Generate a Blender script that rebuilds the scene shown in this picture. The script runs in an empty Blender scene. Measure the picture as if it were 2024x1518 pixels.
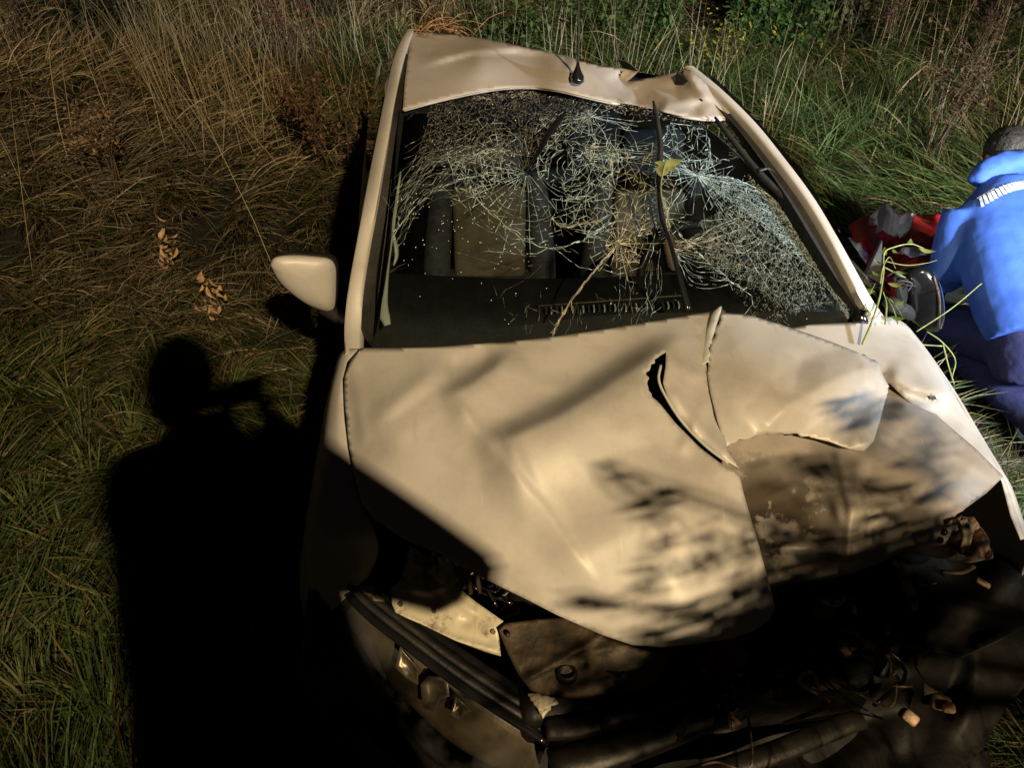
import bpy, bmesh, math, random
import numpy as np
from mathutils import Vector, Matrix
from mathutils.geometry import delaunay_2d_cdt

rng = np.random.default_rng(7)
random.seed(7)
scene = bpy.context.scene
COL = scene.collection

# ------------------------------------------------------------------ camera
H = 2.15
PITCH = math.radians(40.0)
F = 1462.0                      # focal length in photo pixels (2024 wide)
c40, s40 = math.cos(PITCH), math.sin(PITCH)
cam_d = bpy.data.cameras.new('camera')
cam_d.lens = 26.0
cam_d.sensor_width = 36.0
cam_d.clip_start = 0.02
cam_d.clip_end = 400
cam = bpy.data.objects.new('camera', cam_d)
COL.objects.link(cam)
cam.location = (0, 0, H)
cam.rotation_euler = (math.radians(90) - PITCH, 0, 0)
scene.camera = cam

# ------------------------------------------------------------------ world: night sky
world = bpy.data.worlds.new('World')
scene.world = world
world.use_nodes = True
wn = world.node_tree
bg = wn.nodes['Background']
bg.inputs['Color'].default_value = (0.50, 0.42, 0.80, 1)
bg.inputs['Strength'].default_value = 0.0035

# ------------------------------------------------------------------ lamps
LAMP = Vector((3.36, -7.17, 8.26))


def area_lamp(name, loc, target, power, color, sx, sy, spread=180):
    d = bpy.data.lights.new(name, 'AREA')
    d.shape = 'RECTANGLE'
    d.size, d.size_y = sx, sy
    d.energy = power
    d.color = color
    d.spread = math.radians(spread)
    o = bpy.data.objects.new(name, d)
    COL.objects.link(o)
    o.location = loc
    o.rotation_euler = (Vector(target) - Vector(loc)).to_track_quat('-Z', 'Y').to_euler()
    return o


# sodium street lamp on the road behind the photographer
area_lamp('street_lamp_light', LAMP, (0.2, 2.5, 0.5), 1850, (1.0, 0.75, 0.42), 0.26, 0.05)
# white work light of the rescuers, to the right of the wreck
area_lamp('work_light', (3.0, -0.05, 2.0), (1.45, 5.0, 0.3), 120, (0.80, 0.90, 1.0), 0.16, 0.16, 80)
# blue beacon low at the right
area_lamp('blue_beacon_light', (3.3, 1.2, 0.75), (1.9, 2.3, 0.3), 2.2, (0.35, 0.25, 1.0), 0.12, 0.12, 60)

scene.view_settings.view_transform = 'Standard'
scene.view_settings.look = 'None'
scene.view_settings.exposure = 0.0
scene.view_settings.gamma = 1.0
scene.view_settings.use_curve_mapping = False


# ------------------------------------------------------------------ projection helpers
def rdir(px, py):
    xo = (np.asarray(px, float) - 1012) / F
    yo = (759 - np.asarray(py, float)) / F
    return np.stack([xo, c40 + yo * s40, -s40 + yo * c40], -1)


def P(px, py, z):
    """the point at height z that lies in the direction of photo pixel (px, py)"""
    d = rdir(px, py)
    t = (np.asarray(z, float) - H) / d[..., 2]
    return d * t[..., None] + np.array([0, 0, H])


def PY(px, py, y):
    """the point at forward distance y in the direction of a photo pixel"""
    d = rdir(px, py)
    t = np.asarray(y, float) / d[..., 1]
    return d * t[..., None] + np.array([0, 0, H])


def V(a):
    return Vector((float(a[0]), float(a[1]), float(a[2])))


# ------------------------------------------------------------------ object helpers
def tagp(o, label=None, cat=None, group=None, kind=None):
    if label: o['label'] = label
    if cat: o['category'] = cat
    if group: o['group'] = group
    if kind: o['kind'] = kind
    return o


def empty(name, loc, label, cat, group=None):
    o = bpy.data.objects.new(name, None)
    o.empty_display_size = 0.1
    COL.objects.link(o)
    o.location = loc
    return tagp(o, label, cat, group)


def mesh_obj(name, verts, faces, mat, parent=None, smooth=True, local=False, thick=0, label=None):
    """verts in world space unless local; parent offset is taken out"""
    me = bpy.data.meshes.new(name)
    verts = np.asarray(verts, float).reshape(-1, 3)
    off = np.zeros(3)
    if not local:
        if parent is None:
            off = np.array([(verts[:, 0].min() + verts[:, 0].max()) / 2, (verts[:, 1].min() + verts[:, 1].max()) / 2, verts[:, 2].min()])
        else:
            q = parent
            off = np.zeros(3)
            while q is not None:
                off = off + np.array(q.location)
                q = q.parent
    me.from_pydata((verts - off).tolist(), [], [list(map(int, f)) for f in faces])
    if smooth:
        me.polygons.foreach_set('use_smooth', [True] * len(me.polygons))
    me.update()
    o = bpy.data.objects.new(name, me)
    COL.objects.link(o)
    if mat is not None:
        me.materials.append(mat)
    if parent is not None:
        o.parent = parent
    elif not local:
        o.location = off
    if thick:
        m = o.modifiers.new('thickness', 'SOLIDIFY')
        m.thickness = thick
        m.offset = -1
    if label: o['label'] = label
    return o


def bevel(o, w=0.004, seg=2, ang=35):
    m = o.modifiers.new('bevel', 'BEVEL')
    m.width = w
    m.segments = seg
    m.limit_method = 'ANGLE'
    m.angle_limit = math.radians(ang)
    return o


def tri_panel(poly, zfun, step):
    poly = [tuple(map(float, p)) for p in poly]
    # densify outline
    pts = []
    n = len(poly)
    for i in range(n):
        a, b = np.array(poly[i]), np.array(poly[(i + 1) % n])
        k = max(1, int(np.hypot(*(b - a)) / step))
        for j in range(k):
            pts.append(tuple(a + (b - a) * j / k))
    nb = len(pts)
    arr = np.array(pts)
    x0, y0 = arr.min(0)
    x1, y1 = arr.max(0)
    gx, gy = np.meshgrid(np.arange(x0, x1, step), np.arange(y0, y1, step * .9))
    gx = gx + (np.arange(gx.shape[0]) % 2)[:, None] * step * .5
    gx, gy = gx.ravel(), gy.ravel()
    a = arr
    b = np.roll(arr, -1, 0)
    # inside test
    ins = np.zeros(len(gx), bool)
    dmin = np.full(len(gx), 1e9)
    for (ax, ay), (bx, by) in zip(a, b):
        cond = ((ay > gy) != (by > gy))
        with np.errstate(divide='ignore', invalid='ignore'):
            xi = (bx - ax) * (gy - ay) / (by - ay + 1e-12) + ax
        ins ^= cond & (gx < xi)
        vx, vy = bx - ax, by - ay
        L = vx * vx + vy * vy + 1e-9
        t = np.clip(((gx - ax) * vx + (gy - ay) * vy) / L, 0, 1)
        dmin = np.minimum(dmin, np.hypot(gx - ax - t * vx, gy - ay - t * vy))
    keep = ins & (dmin > step * .45)
    allp = [Vector(p) for p in pts] + [Vector((x, y)) for x, y in zip(gx[keep], gy[keep])]
    r = delaunay_2d_cdt(allp, [], [list(range(nb))], 1, 1e-4)
    vv = np.array([[v.x, v.y] for v in r[0]])
    z = zfun(vv[:, 0], vv[:, 1])
    W = P(vv[:, 0], vv[:, 1], z)
    faces = []
    for f in r[2]:
        f = list(f)
        nrm = np.cross(W[f[1]] - W[f[0]], W[f[2]] - W[f[0]])
        if nrm[2] < 0: f.reverse()
        faces.append(f)
    return W, faces


def tps(ctrl):
    """thin-plate spline height over photo coordinates"""
    C = np.array(ctrl, float)
    X = C[:, :2] / 1000.
    n = len(X)

    def U(r): return np.where(r > 1e-9, r * r * np.log(r + 1e-12), 0)
    K = U(np.hypot(X[:, None, 0] - X[None, :, 0], X[:, None, 1] - X[None, :, 1])) + np.eye(n) * 1e-4
    A = np.zeros((n + 3, n + 3))
    A[:n, :n] = K
    A[:n, n] = 1
    A[:n, n + 1:] = X
    A[n, :n] = 1
    A[n + 1:, :n] = X.T
    w = np.linalg.solve(A, np.concatenate([C[:, 2], [0, 0, 0]]))

    def f(x, y):
        x = np.asarray(x, float) / 1000.
        y = np.asarray(y, float) / 1000.
        k = U(np.hypot(x[..., None] - X[:, 0], y[..., None] - X[:, 1]))
        return k @ w[:n] + w[n] + w[n + 1] * x + w[n + 2] * y
    return f


def sdist(poly, x, y):
    """signed pixel distance to a polyline (positive on its right-hand side going along it, image axes) and the parameter 0..1"""
    x = np.asarray(x, float); y = np.asarray(y, float)
    best = np.full(x.shape, 1e9); sg = np.ones(x.shape); par = np.zeros(x.shape)
    segs = list(zip(poly[:-1], poly[1:]))
    tot = sum(math.hypot(b[0] - a[0], b[1] - a[1]) for a, b in segs)
    acc = 0
    for (ax, ay), (bx, by) in segs:
        vx, vy = bx - ax, by - ay
        L = vx * vx + vy * vy
        t = np.clip(((x - ax) * vx + (y - ay) * vy) / L, 0, 1)
        d = np.hypot(x - ax - t * vx, y - ay - t * vy)
        cr = vx * (y - ay) - vy * (x - ax)
        m = d < best
        best = np.where(m, d, best)
        sg = np.where(m, np.sign(cr), sg)
        par = np.where(m, (acc + t * math.sqrt(L)) / tot, par)
        acc += math.sqrt(L)
    return best * sg, par


def ridge(poly, amp, wr, wl, x, y, fade=.25):
    d, p = sdist(poly, x, y)
    w = np.where(d > 0, wr, wl)
    e = np.clip(np.minimum(p, 1 - p) / fade, 0, 1)
    e = e * e * (3 - 2 * e)
    return amp * np.exp(-(d / w) ** 2) * e


def crease(poly, amp, wr, wl, x, y, fade=.2):
    """tent-shaped fold: flat facets meeting in a sharp line"""
    d, p = sdist(poly, x, y)
    w = np.where(d > 0, wr, wl)
    e = np.clip(np.minimum(p, 1 - p) / fade, 0, 1)
    return amp * (np.sqrt(.0016 + np.clip(1 - np.abs(d) / w, 0, 1) ** 2) - .04) * e


def smooth_curve(pts, n):
    """Catmull-Rom resample to n points"""
    pts = np.asarray(pts, float)
    k = len(pts)
    if k < 3:
        t = np.linspace(0, 1, n)[:, None]
        return pts[0] * (1 - t) + pts[-1] * t
    ext = np.vstack([2 * pts[0] - pts[1], pts, 2 * pts[-1] - pts[-2]])
    out = []
    for u in np.linspace(0, k - 1 - 1e-9, n):
        i = int(u); t = u - i
        p0, p1, p2, p3 = ext[i:i + 4]
        out.append(.5 * ((2 * p1) + (-p0 + p2) * t + (2 * p0 - 5 * p1 + 4 * p2 - p3) * t * t + (-p0 + 3 * p1 - 3 * p2 + p3) * t ** 3))
    return np.array(out)


def jag(poly, amp, step, r):
    """roughen a pixel polyline"""
    out = []
    for a, b in zip(poly[:-1], poly[1:]):
        a, b = np.array(a, float), np.array(b, float)
        L = np.hypot(*(b - a)); k = max(1, int(L / step))
        nrm = np.array([-(b - a)[1], (b - a)[0]]) / (L + 1e-9)
        for j in range(k):
            out.append(tuple(a + (b - a) * (j / k) + nrm * r.uniform(-amp, amp)))
    out.append(tuple(poly[-1]))
    return out


class MB:
    def __init__(s): s.v = []; s.f = []; s.n = 0

    def add(s, v, f):
        v = np.asarray(v, float).reshape(-1, 3)
        s.v.append(v)
        s.f += [[i + s.n for i in q] for q in f]
        s.n += len(v)
        return s

    def box(s, c, size, rot=None):
        c = np.array(c, float); h = np.array(size, float) / 2
        v = np.array([[x, y, z] for x in (-1, 1) for y in (-1, 1) for z in (-1, 1)]) * h
        if rot is not None:
            v = v @ np.array(rot.to_matrix() if hasattr(rot, 'to_matrix') else rot).T
        return s.add(v + c, [[0, 1, 3, 2], [4, 6, 7, 5], [0, 4, 5, 1], [2, 3, 7, 6], [0, 2, 6, 4], [1, 5, 7, 3]])

    def tube(s, pts, rad, n=8, flat=1.0, cap=True, up=None):
        pts = np.asarray(pts, float)
        k = len(pts)
        rad = np.broadcast_to(np.asarray(rad, float), (k,))
        tan = np.gradient(pts, axis=0)
        tan /= np.linalg.norm(tan, axis=1)[:, None] + 1e-12
        upv = np.array([0, 0, 1.]) if up is None else np.array(up, float)
        if up is None and abs(tan[0][2]) > .9: upv = np.array([1., 0, 0])
        V_ = []
        x = None
        for i in range(k):
            if x is None:
                x = np.cross(upv, tan[i])
            else:
                x = x - tan[i] * np.dot(x, tan[i])
            if up is not None:
                x = np.cross(upv, tan[i])
            x = x / (np.linalg.norm(x) + 1e-12)
            y = np.cross(tan[i], x)
            for j in range(n):
                a = 2 * math.pi * j / n
                V_.append(pts[i] + rad[i] * (math.cos(a) * x + flat * math.sin(a) * y))
        fs = []
        for i in range(k - 1):
            for j in range(n):
                fs.append([i * n + j, i * n + (j + 1) % n, (i + 1) * n + (j + 1) % n, (i + 1) * n + j])
        if cap:
            fs.append(list(range(n))[::-1])
            fs.append([(k - 1) * n + j for j in range(n)])
        return s.add(V_, fs)

    def loft(s, secs, close=False, cap=False):
        secs = [np.asarray(q, float) for q in secs]
        m = len(secs[0])
        fs = []
        for i in range(len(secs) - 1):
            for j in range(m if close else m - 1):
                fs.append([i * m + j, i * m + (j + 1) % m, (i + 1) * m + (j + 1) % m, (i + 1) * m + j])
        if cap:
            fs.append(list(range(m))[::-1])
            fs.append([(len(secs) - 1) * m + j for j in range(m)])
        return s.add(np.concatenate(secs), fs)

    def ball(s, c, r, nu=12, nv=8, rot=None):
        r = np.broadcast_to(np.array(r, float), (3,))
        v = [[0, 0, 1]]
        for i in range(1, nv):
            th = math.pi * i / nv
            for j in range(nu):
                ph = 2 * math.pi * j / nu
                v.append([math.sin(th) * math.cos(ph), math.sin(th) * math.sin(ph), math.cos(th)])
        v.append([0, 0, -1])
        v = np.array(v) * r
        if rot is not None: v = v @ np.array(rot).T
        f = []
        for j in range(nu): f.append([0, 1 + j, 1 + (j + 1) % nu])
        for i in range(nv - 2):
            for j in range(nu):
                a = 1 + i * nu + j; b = 1 + i * nu + (j + 1) % nu
                f.append([a, a + nu, b + nu, b])
        e = len(v) - 1
        for j in range(nu): f.append([e, 1 + (nv - 2) * nu + (j + 1) % nu, 1 + (nv - 2) * nu + j])
        return s.add(v + np.array(c, float), f)

    def build(s, name, mat, parent=None, smooth=True, local=False, thick=0, label=None):
        return mesh_obj(name, np.concatenate(s.v), s.f, mat, parent, smooth, local, thick, label)


def recalc(o):
    bm = bmesh.new(); bm.from_mesh(o.data)
    bmesh.ops.recalc_face_normals(bm, faces=bm.faces)
    bm.to_mesh(o.data); bm.free()
    return o


def subsurf(o, n=2):
    m = o.modifiers.new('subdivision', 'SUBSURF'); m.levels = n; m.render_levels = n
    return o


def autosmooth(o, ang=35):
    """shade smooth but keep hard edges"""
    bm = bmesh.new(); bm.from_mesh(o.data)
    for e in bm.edges:
        if len(e.link_faces) == 2 and e.calc_face_angle(0) > math.radians(ang): e.smooth = False
    bm.to_mesh(o.data); bm.free()
    return o


# ------------------------------------------------------------------ materials
def new_mat(name):
    m = bpy.data.materials.new(name); m.use_nodes = True
    nt = m.node_tree
    return m, nt, nt.nodes['Principled BSDF']


def nd(nt, t, **k):
    n = nt.nodes.new(t)
    for a, b in k.items():
        if a in n.inputs: n.inputs[a].default_value = b
        else: setattr(n, a, b)
    return n


def pos(nt):
    return nd(nt, 'ShaderNodeNewGeometry').outputs['Position']


def noise_mat(name, c1, c2, scale=8, rough=.6, metal=0, bump=.0, bscale=60, coat=0, spec=.5, detail=4, stretch=None, lo=.35, hi=.65, rough2=None):
    m, nt, b = new_mat(name)
    p = pos(nt)
    if stretch:
        mp = nd(nt, 'ShaderNodeMapping'); mp.inputs['Scale'].default_value = stretch
        nt.links.new(p, mp.inputs[0]); p = mp.outputs[0]
    n = nd(nt, 'ShaderNodeTexNoise', Scale=scale, Detail=detail)
    nt.links.new(p, n.inputs['Vector'])
    r = nd(nt, 'ShaderNodeValToRGB')
    r.color_ramp.elements[0].position = lo; r.color_ramp.elements[1].position = hi
    r.color_ramp.elements[0].color = (*c1, 1); r.color_ramp.elements[1].color = (*c2, 1)
    nt.links.new(n.outputs['Fac'], r.inputs[0]); nt.links.new(r.outputs[0], b.inputs['Base Color'])
    b.inputs['Roughness'].default_value = rough
    if rough2 is not None:
        mr = nd(nt, 'ShaderNodeMapRange')
        mr.inputs['From Min'].default_value = lo; mr.inputs['From Max'].default_value = hi
        mr.inputs['To Min'].default_value = rough; mr.inputs['To Max'].default_value = rough2
        nt.links.new(n.outputs['Fac'], mr.inputs['Value']); nt.links.new(mr.outputs[0], b.inputs['Roughness'])
    b.inputs['Metallic'].default_value = metal
    b.inputs['Specular IOR Level'].default_value = spec
    b.inputs['Coat Weight'].default_value = coat
    b.inputs['Coat Roughness'].default_value = .12
    if bump:
        n2 = nd(nt, 'ShaderNodeTexNoise', Scale=bscale, Detail=3)
        nt.links.new(p, n2.inputs['Vector'])
        bp = nd(nt, 'ShaderNodeBump'); bp.inputs['Strength'].default_value = bump; bp.inputs['Distance'].default_value = .01
        nt.links.new(n2.outputs['Fac'], bp.inputs['Height']); nt.links.new(bp.outputs[0], b.inputs['Normal'])
    return m


def paint_mat(name, base, dirt_col=(.16, .11, .07), dirt=.5, dscale=5, lo=.52, hi=.75, rough=.52, metal=.10, scuff=0.0):
    m, nt, b = new_mat(name)
    p = pos(nt)
    fl = nd(nt, 'ShaderNodeTexNoise', Scale=900, Detail=1); nt.links.new(p, fl.inputs['Vector'])
    n = nd(nt, 'ShaderNodeTexNoise', Scale=dscale, Detail=8, Roughness=.65); nt.links.new(p, n.inputs['Vector'])
    mp = nd(nt, 'ShaderNodeMapping'); mp.inputs['Scale'].default_value = (30, 4, 12); mp.inputs['Rotation'].default_value = (0, 0, .5)
    nt.links.new(p, mp.inputs[0])
    n3 = nd(nt, 'ShaderNodeTexNoise', Scale=1.2, Detail=6, Roughness=.7); nt.links.new(mp.outputs[0], n3.inputs['Vector'])
    base_mix = nd(nt, 'ShaderNodeMix', data_type='RGBA')
    base_mix.inputs['A'].default_value = (*[x * .9 for x in base], 1)
    base_mix.inputs['B'].default_value = (*[min(1, x * 1.1) for x in base], 1)
    nt.links.new(fl.outputs['Fac'], base_mix.inputs['Factor'])
    mr = nd(nt, 'ShaderNodeMapRange'); mr.inputs['From Min'].default_value = lo; mr.inputs['From Max'].default_value = hi; mr.inputs['To Max'].default_value = dirt
    nt.links.new(n.outputs['Fac'], mr.inputs['Value'])
    mr2 = nd(nt, 'ShaderNodeMapRange'); mr2.inputs['From Min'].default_value = .58; mr2.inputs['From Max'].default_value = .75; mr2.inputs['To Max'].default_value = dirt * .5 + scuff
    nt.links.new(n3.outputs['Fac'], mr2.inputs['Value'])
    mx = nd(nt, 'ShaderNodeMath', operation='MAXIMUM'); nt.links.new(mr.outputs[0], mx.inputs[0]); nt.links.new(mr2.outputs[0], mx.inputs[1])
    mp5 = nd(nt, 'ShaderNodeMapping'); mp5.inputs['Scale'].default_value = (70, 2.2, 20); mp5.inputs['Rotation'].default_value = (0, 0, -.7)
    nt.links.new(p, mp5.inputs[0])
    n5 = nd(nt, 'ShaderNodeTexNoise', Scale=1.0, Detail=2, Roughness=.5); nt.links.new(mp5.outputs[0], n5.inputs['Vector'])
    mr5 = nd(nt, 'ShaderNodeMapRange'); mr5.inputs['From Min'].default_value = .735; mr5.inputs['From Max'].default_value = .76; mr5.inputs['To Max'].default_value = .55
    nt.links.new(n5.outputs['Fac'], mr5.inputs['Value'])
    sm = nd(nt, 'ShaderNodeMix', data_type='RGBA'); sm.inputs['B'].default_value = (.62, .60, .58, 1)
    nt.links.new(mr5.outputs[0], sm.inputs['Factor']); nt.links.new(base_mix.outputs['Result'], sm.inputs['A']); base_mix = sm
    dm = nd(nt, 'ShaderNodeMix', data_type='RGBA'); dm.inputs['B'].default_value = (*dirt_col, 1)
    nt.links.new(mx.outputs[0], dm.inputs['Factor']); nt.links.new(base_mix.outputs['Result'], dm.inputs['A'])
    nt.links.new(dm.outputs['Result'], b.inputs['Base Color'])
    mr3 = nd(nt, 'ShaderNodeMapRange'); mr3.inputs['To Min'].default_value = rough; mr3.inputs['To Max'].default_value = .8
    nt.links.new(mx.outputs[0], mr3.inputs['Value']); nt.links.new(mr3.outputs[0], b.inputs['Roughness'])
    b.inputs['Metallic'].default_value = metal
    b.inputs['Coat Weight'].default_value = .12
    b.inputs['Coat Roughness'].default_value = .3
    b.inputs['Specular IOR Level'].default_value = .35
    bp = nd(nt, 'ShaderNodeBump'); bp.inputs['Strength'].default_value = .12; bp.inputs['Distance'].default_value = .004
    n4 = nd(nt, 'ShaderNodeTexNoise', Scale=14, Detail=3); nt.links.new(p, n4.inputs['Vector'])
    nt.links.new(n4.outputs['Fac'], bp.inputs['Height']); nt.links.new(bp.outputs[0], b.inputs['Normal'])
    return m


M_paint = paint_mat('silver_paint', (.52, .50, .48), dirt=.5, lo=.46, hi=.85)
M_roof = paint_mat('roof_paint', (.42, .38, .35), dirt=.5, dscale=3.0, lo=.45, hi=.8, scuff=.15)
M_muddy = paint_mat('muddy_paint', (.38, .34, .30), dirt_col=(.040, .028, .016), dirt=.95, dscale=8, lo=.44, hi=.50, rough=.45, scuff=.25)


def localise_mud(m, c, r0, r1):
    nt = m.node_tree
    g = nd(nt, 'ShaderNodeNewGeometry'); d = nd(nt, 'ShaderNodeVectorMath', operation='DISTANCE'); d.inputs[1].default_value = c
    nt.links.new(g.outputs['Position'], d.inputs[0])
    mr = nd(nt, 'ShaderNodeMapRange'); mr.inputs['From Min'].default_value = r0; mr.inputs['From Max'].default_value = r1
    mr.inputs['To Min'].default_value = 1; mr.inputs['To Max'].default_value = .12
    nt.links.new(d.outputs['Value'], mr.inputs['Value'])
    for n in nt.nodes:
        if n.type == 'MATH' and n.operation == 'MAXIMUM':
            mu = nd(nt, 'ShaderNodeMath', operation='MULTIPLY')
            outs = [l.to_socket for l in n.outputs[0].links]
            nt.links.new(n.outputs[0], mu.inputs[0]); nt.links.new(mr.outputs[0], mu.inputs[1])
            for q in outs: nt.links.new(mu.outputs[0], q)
            break


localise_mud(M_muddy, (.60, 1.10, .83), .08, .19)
M_primer = paint_mat('inner_panel_paint', (.55, .50, .38), dirt_col=(.09, .05, .025), dirt=.9, dscale=16, lo=.52, hi=.62, metal=.1)
M_muddy2 = paint_mat('bumper_paint', (.16, .14, .13), dirt_col=(.03, .02, .012), dirt=.9, dscale=7, lo=.42, hi=.6, rough=.5)
M_black = noise_mat('black_plastic', (.010, .010, .011), (.022, .021, .021), 20, .45, bump=.15, bscale=200)
M_gloss = noise_mat('gloss_black', (.006, .006, .007), (.012, .012, .013), 10, .15, coat=.4)
M_rubber = noise_mat('rubber', (.008, .008, .008), (.016, .016, .015), 25, .75, bump=.2, bscale=90)
M_bay = noise_mat('dirty_engine_metal', (.035, .028, .02), (.14, .10, .065), 14, .55, metal=.3, bump=.5, bscale=30)
M_dkbay = noise_mat('dark_engine_plastic', (.004, .004, .004), (.016, .013, .010), 12, .5, bump=.35, bscale=26)
M_grey = noise_mat('grey_seat_fabric', (.035, .035, .042), (.06, .06, .07), 30, .85, bump=.3, bscale=400)
M_beige = noise_mat('beige_seat_fabric', (.10, .08, .06), (.16, .13, .095), 9, .9, bump=.3, bscale=300)
M_trim = noise_mat('pale_interior_trim', (.42, .44, .40), (.55, .56, .52), 12, .6)
M_dash = noise_mat('dark_dashboard', (.006, .0065, .0075), (.012, .012, .013), 25, .6, bump=.3, bscale=250)
M_soil = noise_mat('dark_soil', (.003, .0028, .0015), (.012, .011, .006), 5, .95, bump=.8, bscale=20)
M_asphalt = noise_mat('asphalt', (.03, .03, .03), (.06, .058, .055), 60, .9, bump=.5, bscale=120)
M_rust = noise_mat('rusty_bracket', (.12, .055, .025), (.55, .40, .28), 38, .6, metal=.2, bump=.4, bscale=60)
M_reflector = noise_mat('chrome_reflector', (.10, .09, .075), (.26, .235, .20), 22, .35, metal=.7, bump=.3, bscale=22)
M_bowl = noise_mat('dull_lamp_bowl', (.03, .026, .02), (.15, .13, .10), 9, .3, metal=.5, bump=.3, bscale=12)
M_redplastic = noise_mat('dark_red_plastic', (.10, .02, .015), (.20, .06, .04), 20, .35)
M_hair = noise_mat('dark_hair', (.006, .005, .004), (.03, .024, .018), 180, .6, stretch=(1, 1, .2), bump=.5, bscale=200)
M_skin = noise_mat('skin', (.42, .24, .17), (.52, .31, .22), 30, .5)
M_navy = noise_mat('navy_trousers', (.008, .010, .055), (.014, .018, .085), 16, .8, bump=.5, bscale=22)
M_jacket = noise_mat('blue_jacket', (.022, .075, .34), (.036, .11, .44), 7, .8, bump=.5, bscale=9)
M_dark_cloth = noise_mat('black_jacket', (.01, .01, .012), (.02, .02, .022), 20, .85, bump=.3, bscale=40)
M_white = noise_mat('white_reflective', (.25, .27, .32), (.62, .64, .68), 40, .5)
M_shoe = noise_mat('white_shoe', (.55, .55, .5), (.75, .74, .68), 30, .6, bump=.2)
M_red = noise_mat('red_nylon', (.20, .006, .012), (.42, .012, .02), 9, .55, bump=.4, bscale=18)
M_redb = noise_mat('bright_red_nylon', (.55, .015, .02), (.7, .03, .03), 9, .5, bump=.4, bscale=18)
M_stalk = noise_mat('green_stalk', (.16, .21, .06), (.30, .33, .12), 40, .6)
M_leafg = noise_mat('green_leaf', (.06, .11, .02), (.13, .19, .04), 30, .55)
M_leafy = noise_mat('olive_leaf', (.14, .15, .05), (.24, .25, .08), 30, .55)
M_driedleaf = noise_mat('dried_leaf', (.26, .15, .08), (.50, .33, .20), 30, .8)
M_drystem = noise_mat('dry_stem', (.05, .035, .02), (.13, .09, .055), 40, .85)
M_bark = noise_mat('bark', (.04, .03, .02), (.09, .07, .05), 20, .9, bump=.6)


def plastic_bag_mat():
    m, nt, b = new_mat('translucent_plastic')
    p = pos(nt)
    b.inputs['Base Color'].default_value = (.88, .87, .88, 1)
    b.inputs['Roughness'].default_value = .3
    tr = nd(nt, 'ShaderNodeBsdfTransparent'); mix = nd(nt, 'ShaderNodeMixShader')
    n = nd(nt, 'ShaderNodeTexNoise', Scale=25, Detail=4); nt.links.new(p, n.inputs['Vector'])
    mr = nd(nt, 'ShaderNodeMapRange'); mr.inputs['From Min'].default_value = .35; mr.inputs['From Max'].default_value = .7
    mr.inputs['To Min'].default_value = .8; mr.inputs['To Max'].default_value = 1.0
    nt.links.new(n.outputs['Fac'], mr.inputs['Value']); nt.links.new(mr.outputs[0], mix.inputs[0])
    nt.links.new(tr.outputs[0], mix.inputs[1]); nt.links.new(b.outputs[0], mix.inputs[2])
    nt.links.new(mix.outputs[0], nt.nodes['Material Output'].inputs['Surface'])
    return m


def glass_mat(name, tint=(.62, .68, .67), rough=.03, dirt=.007):
    m, nt, b = new_mat(name)
    nt.nodes.remove(b)
    tr = nd(nt, 'ShaderNodeBsdfTransparent'); tr.inputs['Color'].default_value = (*tint, 1)
    gl = nd(nt, 'ShaderNodeBsdfGlossy'); gl.inputs['Roughness'].default_value = rough
    df = nd(nt, 'ShaderNodeBsdfDiffuse'); df.inputs['Color'].default_value = (.5, .5, .48, 1)
    lw = nd(nt, 'ShaderNodeFresnel'); lw.inputs['IOR'].default_value = 1.5
    geo = nd(nt, 'ShaderNodeNewGeometry')
    mx = nd(nt, 'ShaderNodeMixShader'); nt.links.new(lw.outputs[0], mx.inputs[0]); nt.links.new(tr.outputs[0], mx.inputs[1]); nt.links.new(gl.outputs[0], mx.inputs[2])
    n = nd(nt, 'ShaderNodeTexNoise', Scale=7, Detail=6); nt.links.new(geo.outputs['Position'], n.inputs['Vector'])
    mr = nd(nt, 'ShaderNodeMapRange'); mr.inputs['From Min'].default_value = .45; mr.inputs['From Max'].default_value = .8; mr.inputs['To Max'].default_value = dirt
    nt.links.new(n.outputs['Fac'], mr.inputs['Value'])
    m2 = nd(nt, 'ShaderNodeMixShader'); nt.links.new(mr.outputs[0], m2.inputs[0]); nt.links.new(mx.outputs[0], m2.inputs[1]); nt.links.new(df.outputs[0], m2.inputs[2])
    nt.links.new(m2.outputs[0], nt.nodes['Material Output'].inputs['Surface'])
    return m


M_bag = plastic_bag_mat()
M_glass = glass_mat('windshield_glass')
M_sideglass = glass_mat('side_glass', (.25, .28, .27), .02, .03)
M_lens = glass_mat('headlight_lens', (.78, .76, .70), .06, .10)


def attr_mat(name, rough=.6, trans=.25, attr='tint'):
    m, nt, b = new_mat(name)
    a = nd(nt, 'ShaderNodeAttribute'); a.attribute_name = attr
    nt.links.new(a.outputs['Color'], b.inputs['Base Color'])
    b.inputs['Roughness'].default_value = rough
    b.inputs['Specular IOR Level'].default_value = .35
    if trans:
        t = nd(nt, 'ShaderNodeBsdfTranslucent'); nt.links.new(a.outputs['Color'], t.inputs['Color'])
        mx = nd(nt, 'ShaderNodeMixShader'); mx.inputs[0].default_value = trans
        nt.links.new(b.outputs[0], mx.inputs[1]); nt.links.new(t.outputs[0], mx.inputs[2])
        nt.links.new(mx.outputs[0], nt.nodes['Material Output'].inputs['Surface'])
    return m


M_grass = attr_mat('grass_blades')
M_foliage = attr_mat('foliage_leaves', .5, .3)
M_crack = attr_mat('crack_edges', .35, 0)

# ================================================================== TERRAIN
_k = rng.normal(size=(10, 2)); _ph = rng.uniform(0, 6.28, 10)


def sn(x, y, f, o=0):
    r = 0
    for i in range(6):
        k = _k[(i + o) % 10]
        r = r + np.sin((k[0] * x + k[1] * y) * f * (1 + .37 * i) + _ph[(i * 3 + o) % 10]) / (1 + .5 * i)
    return r / 2.6


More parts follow.
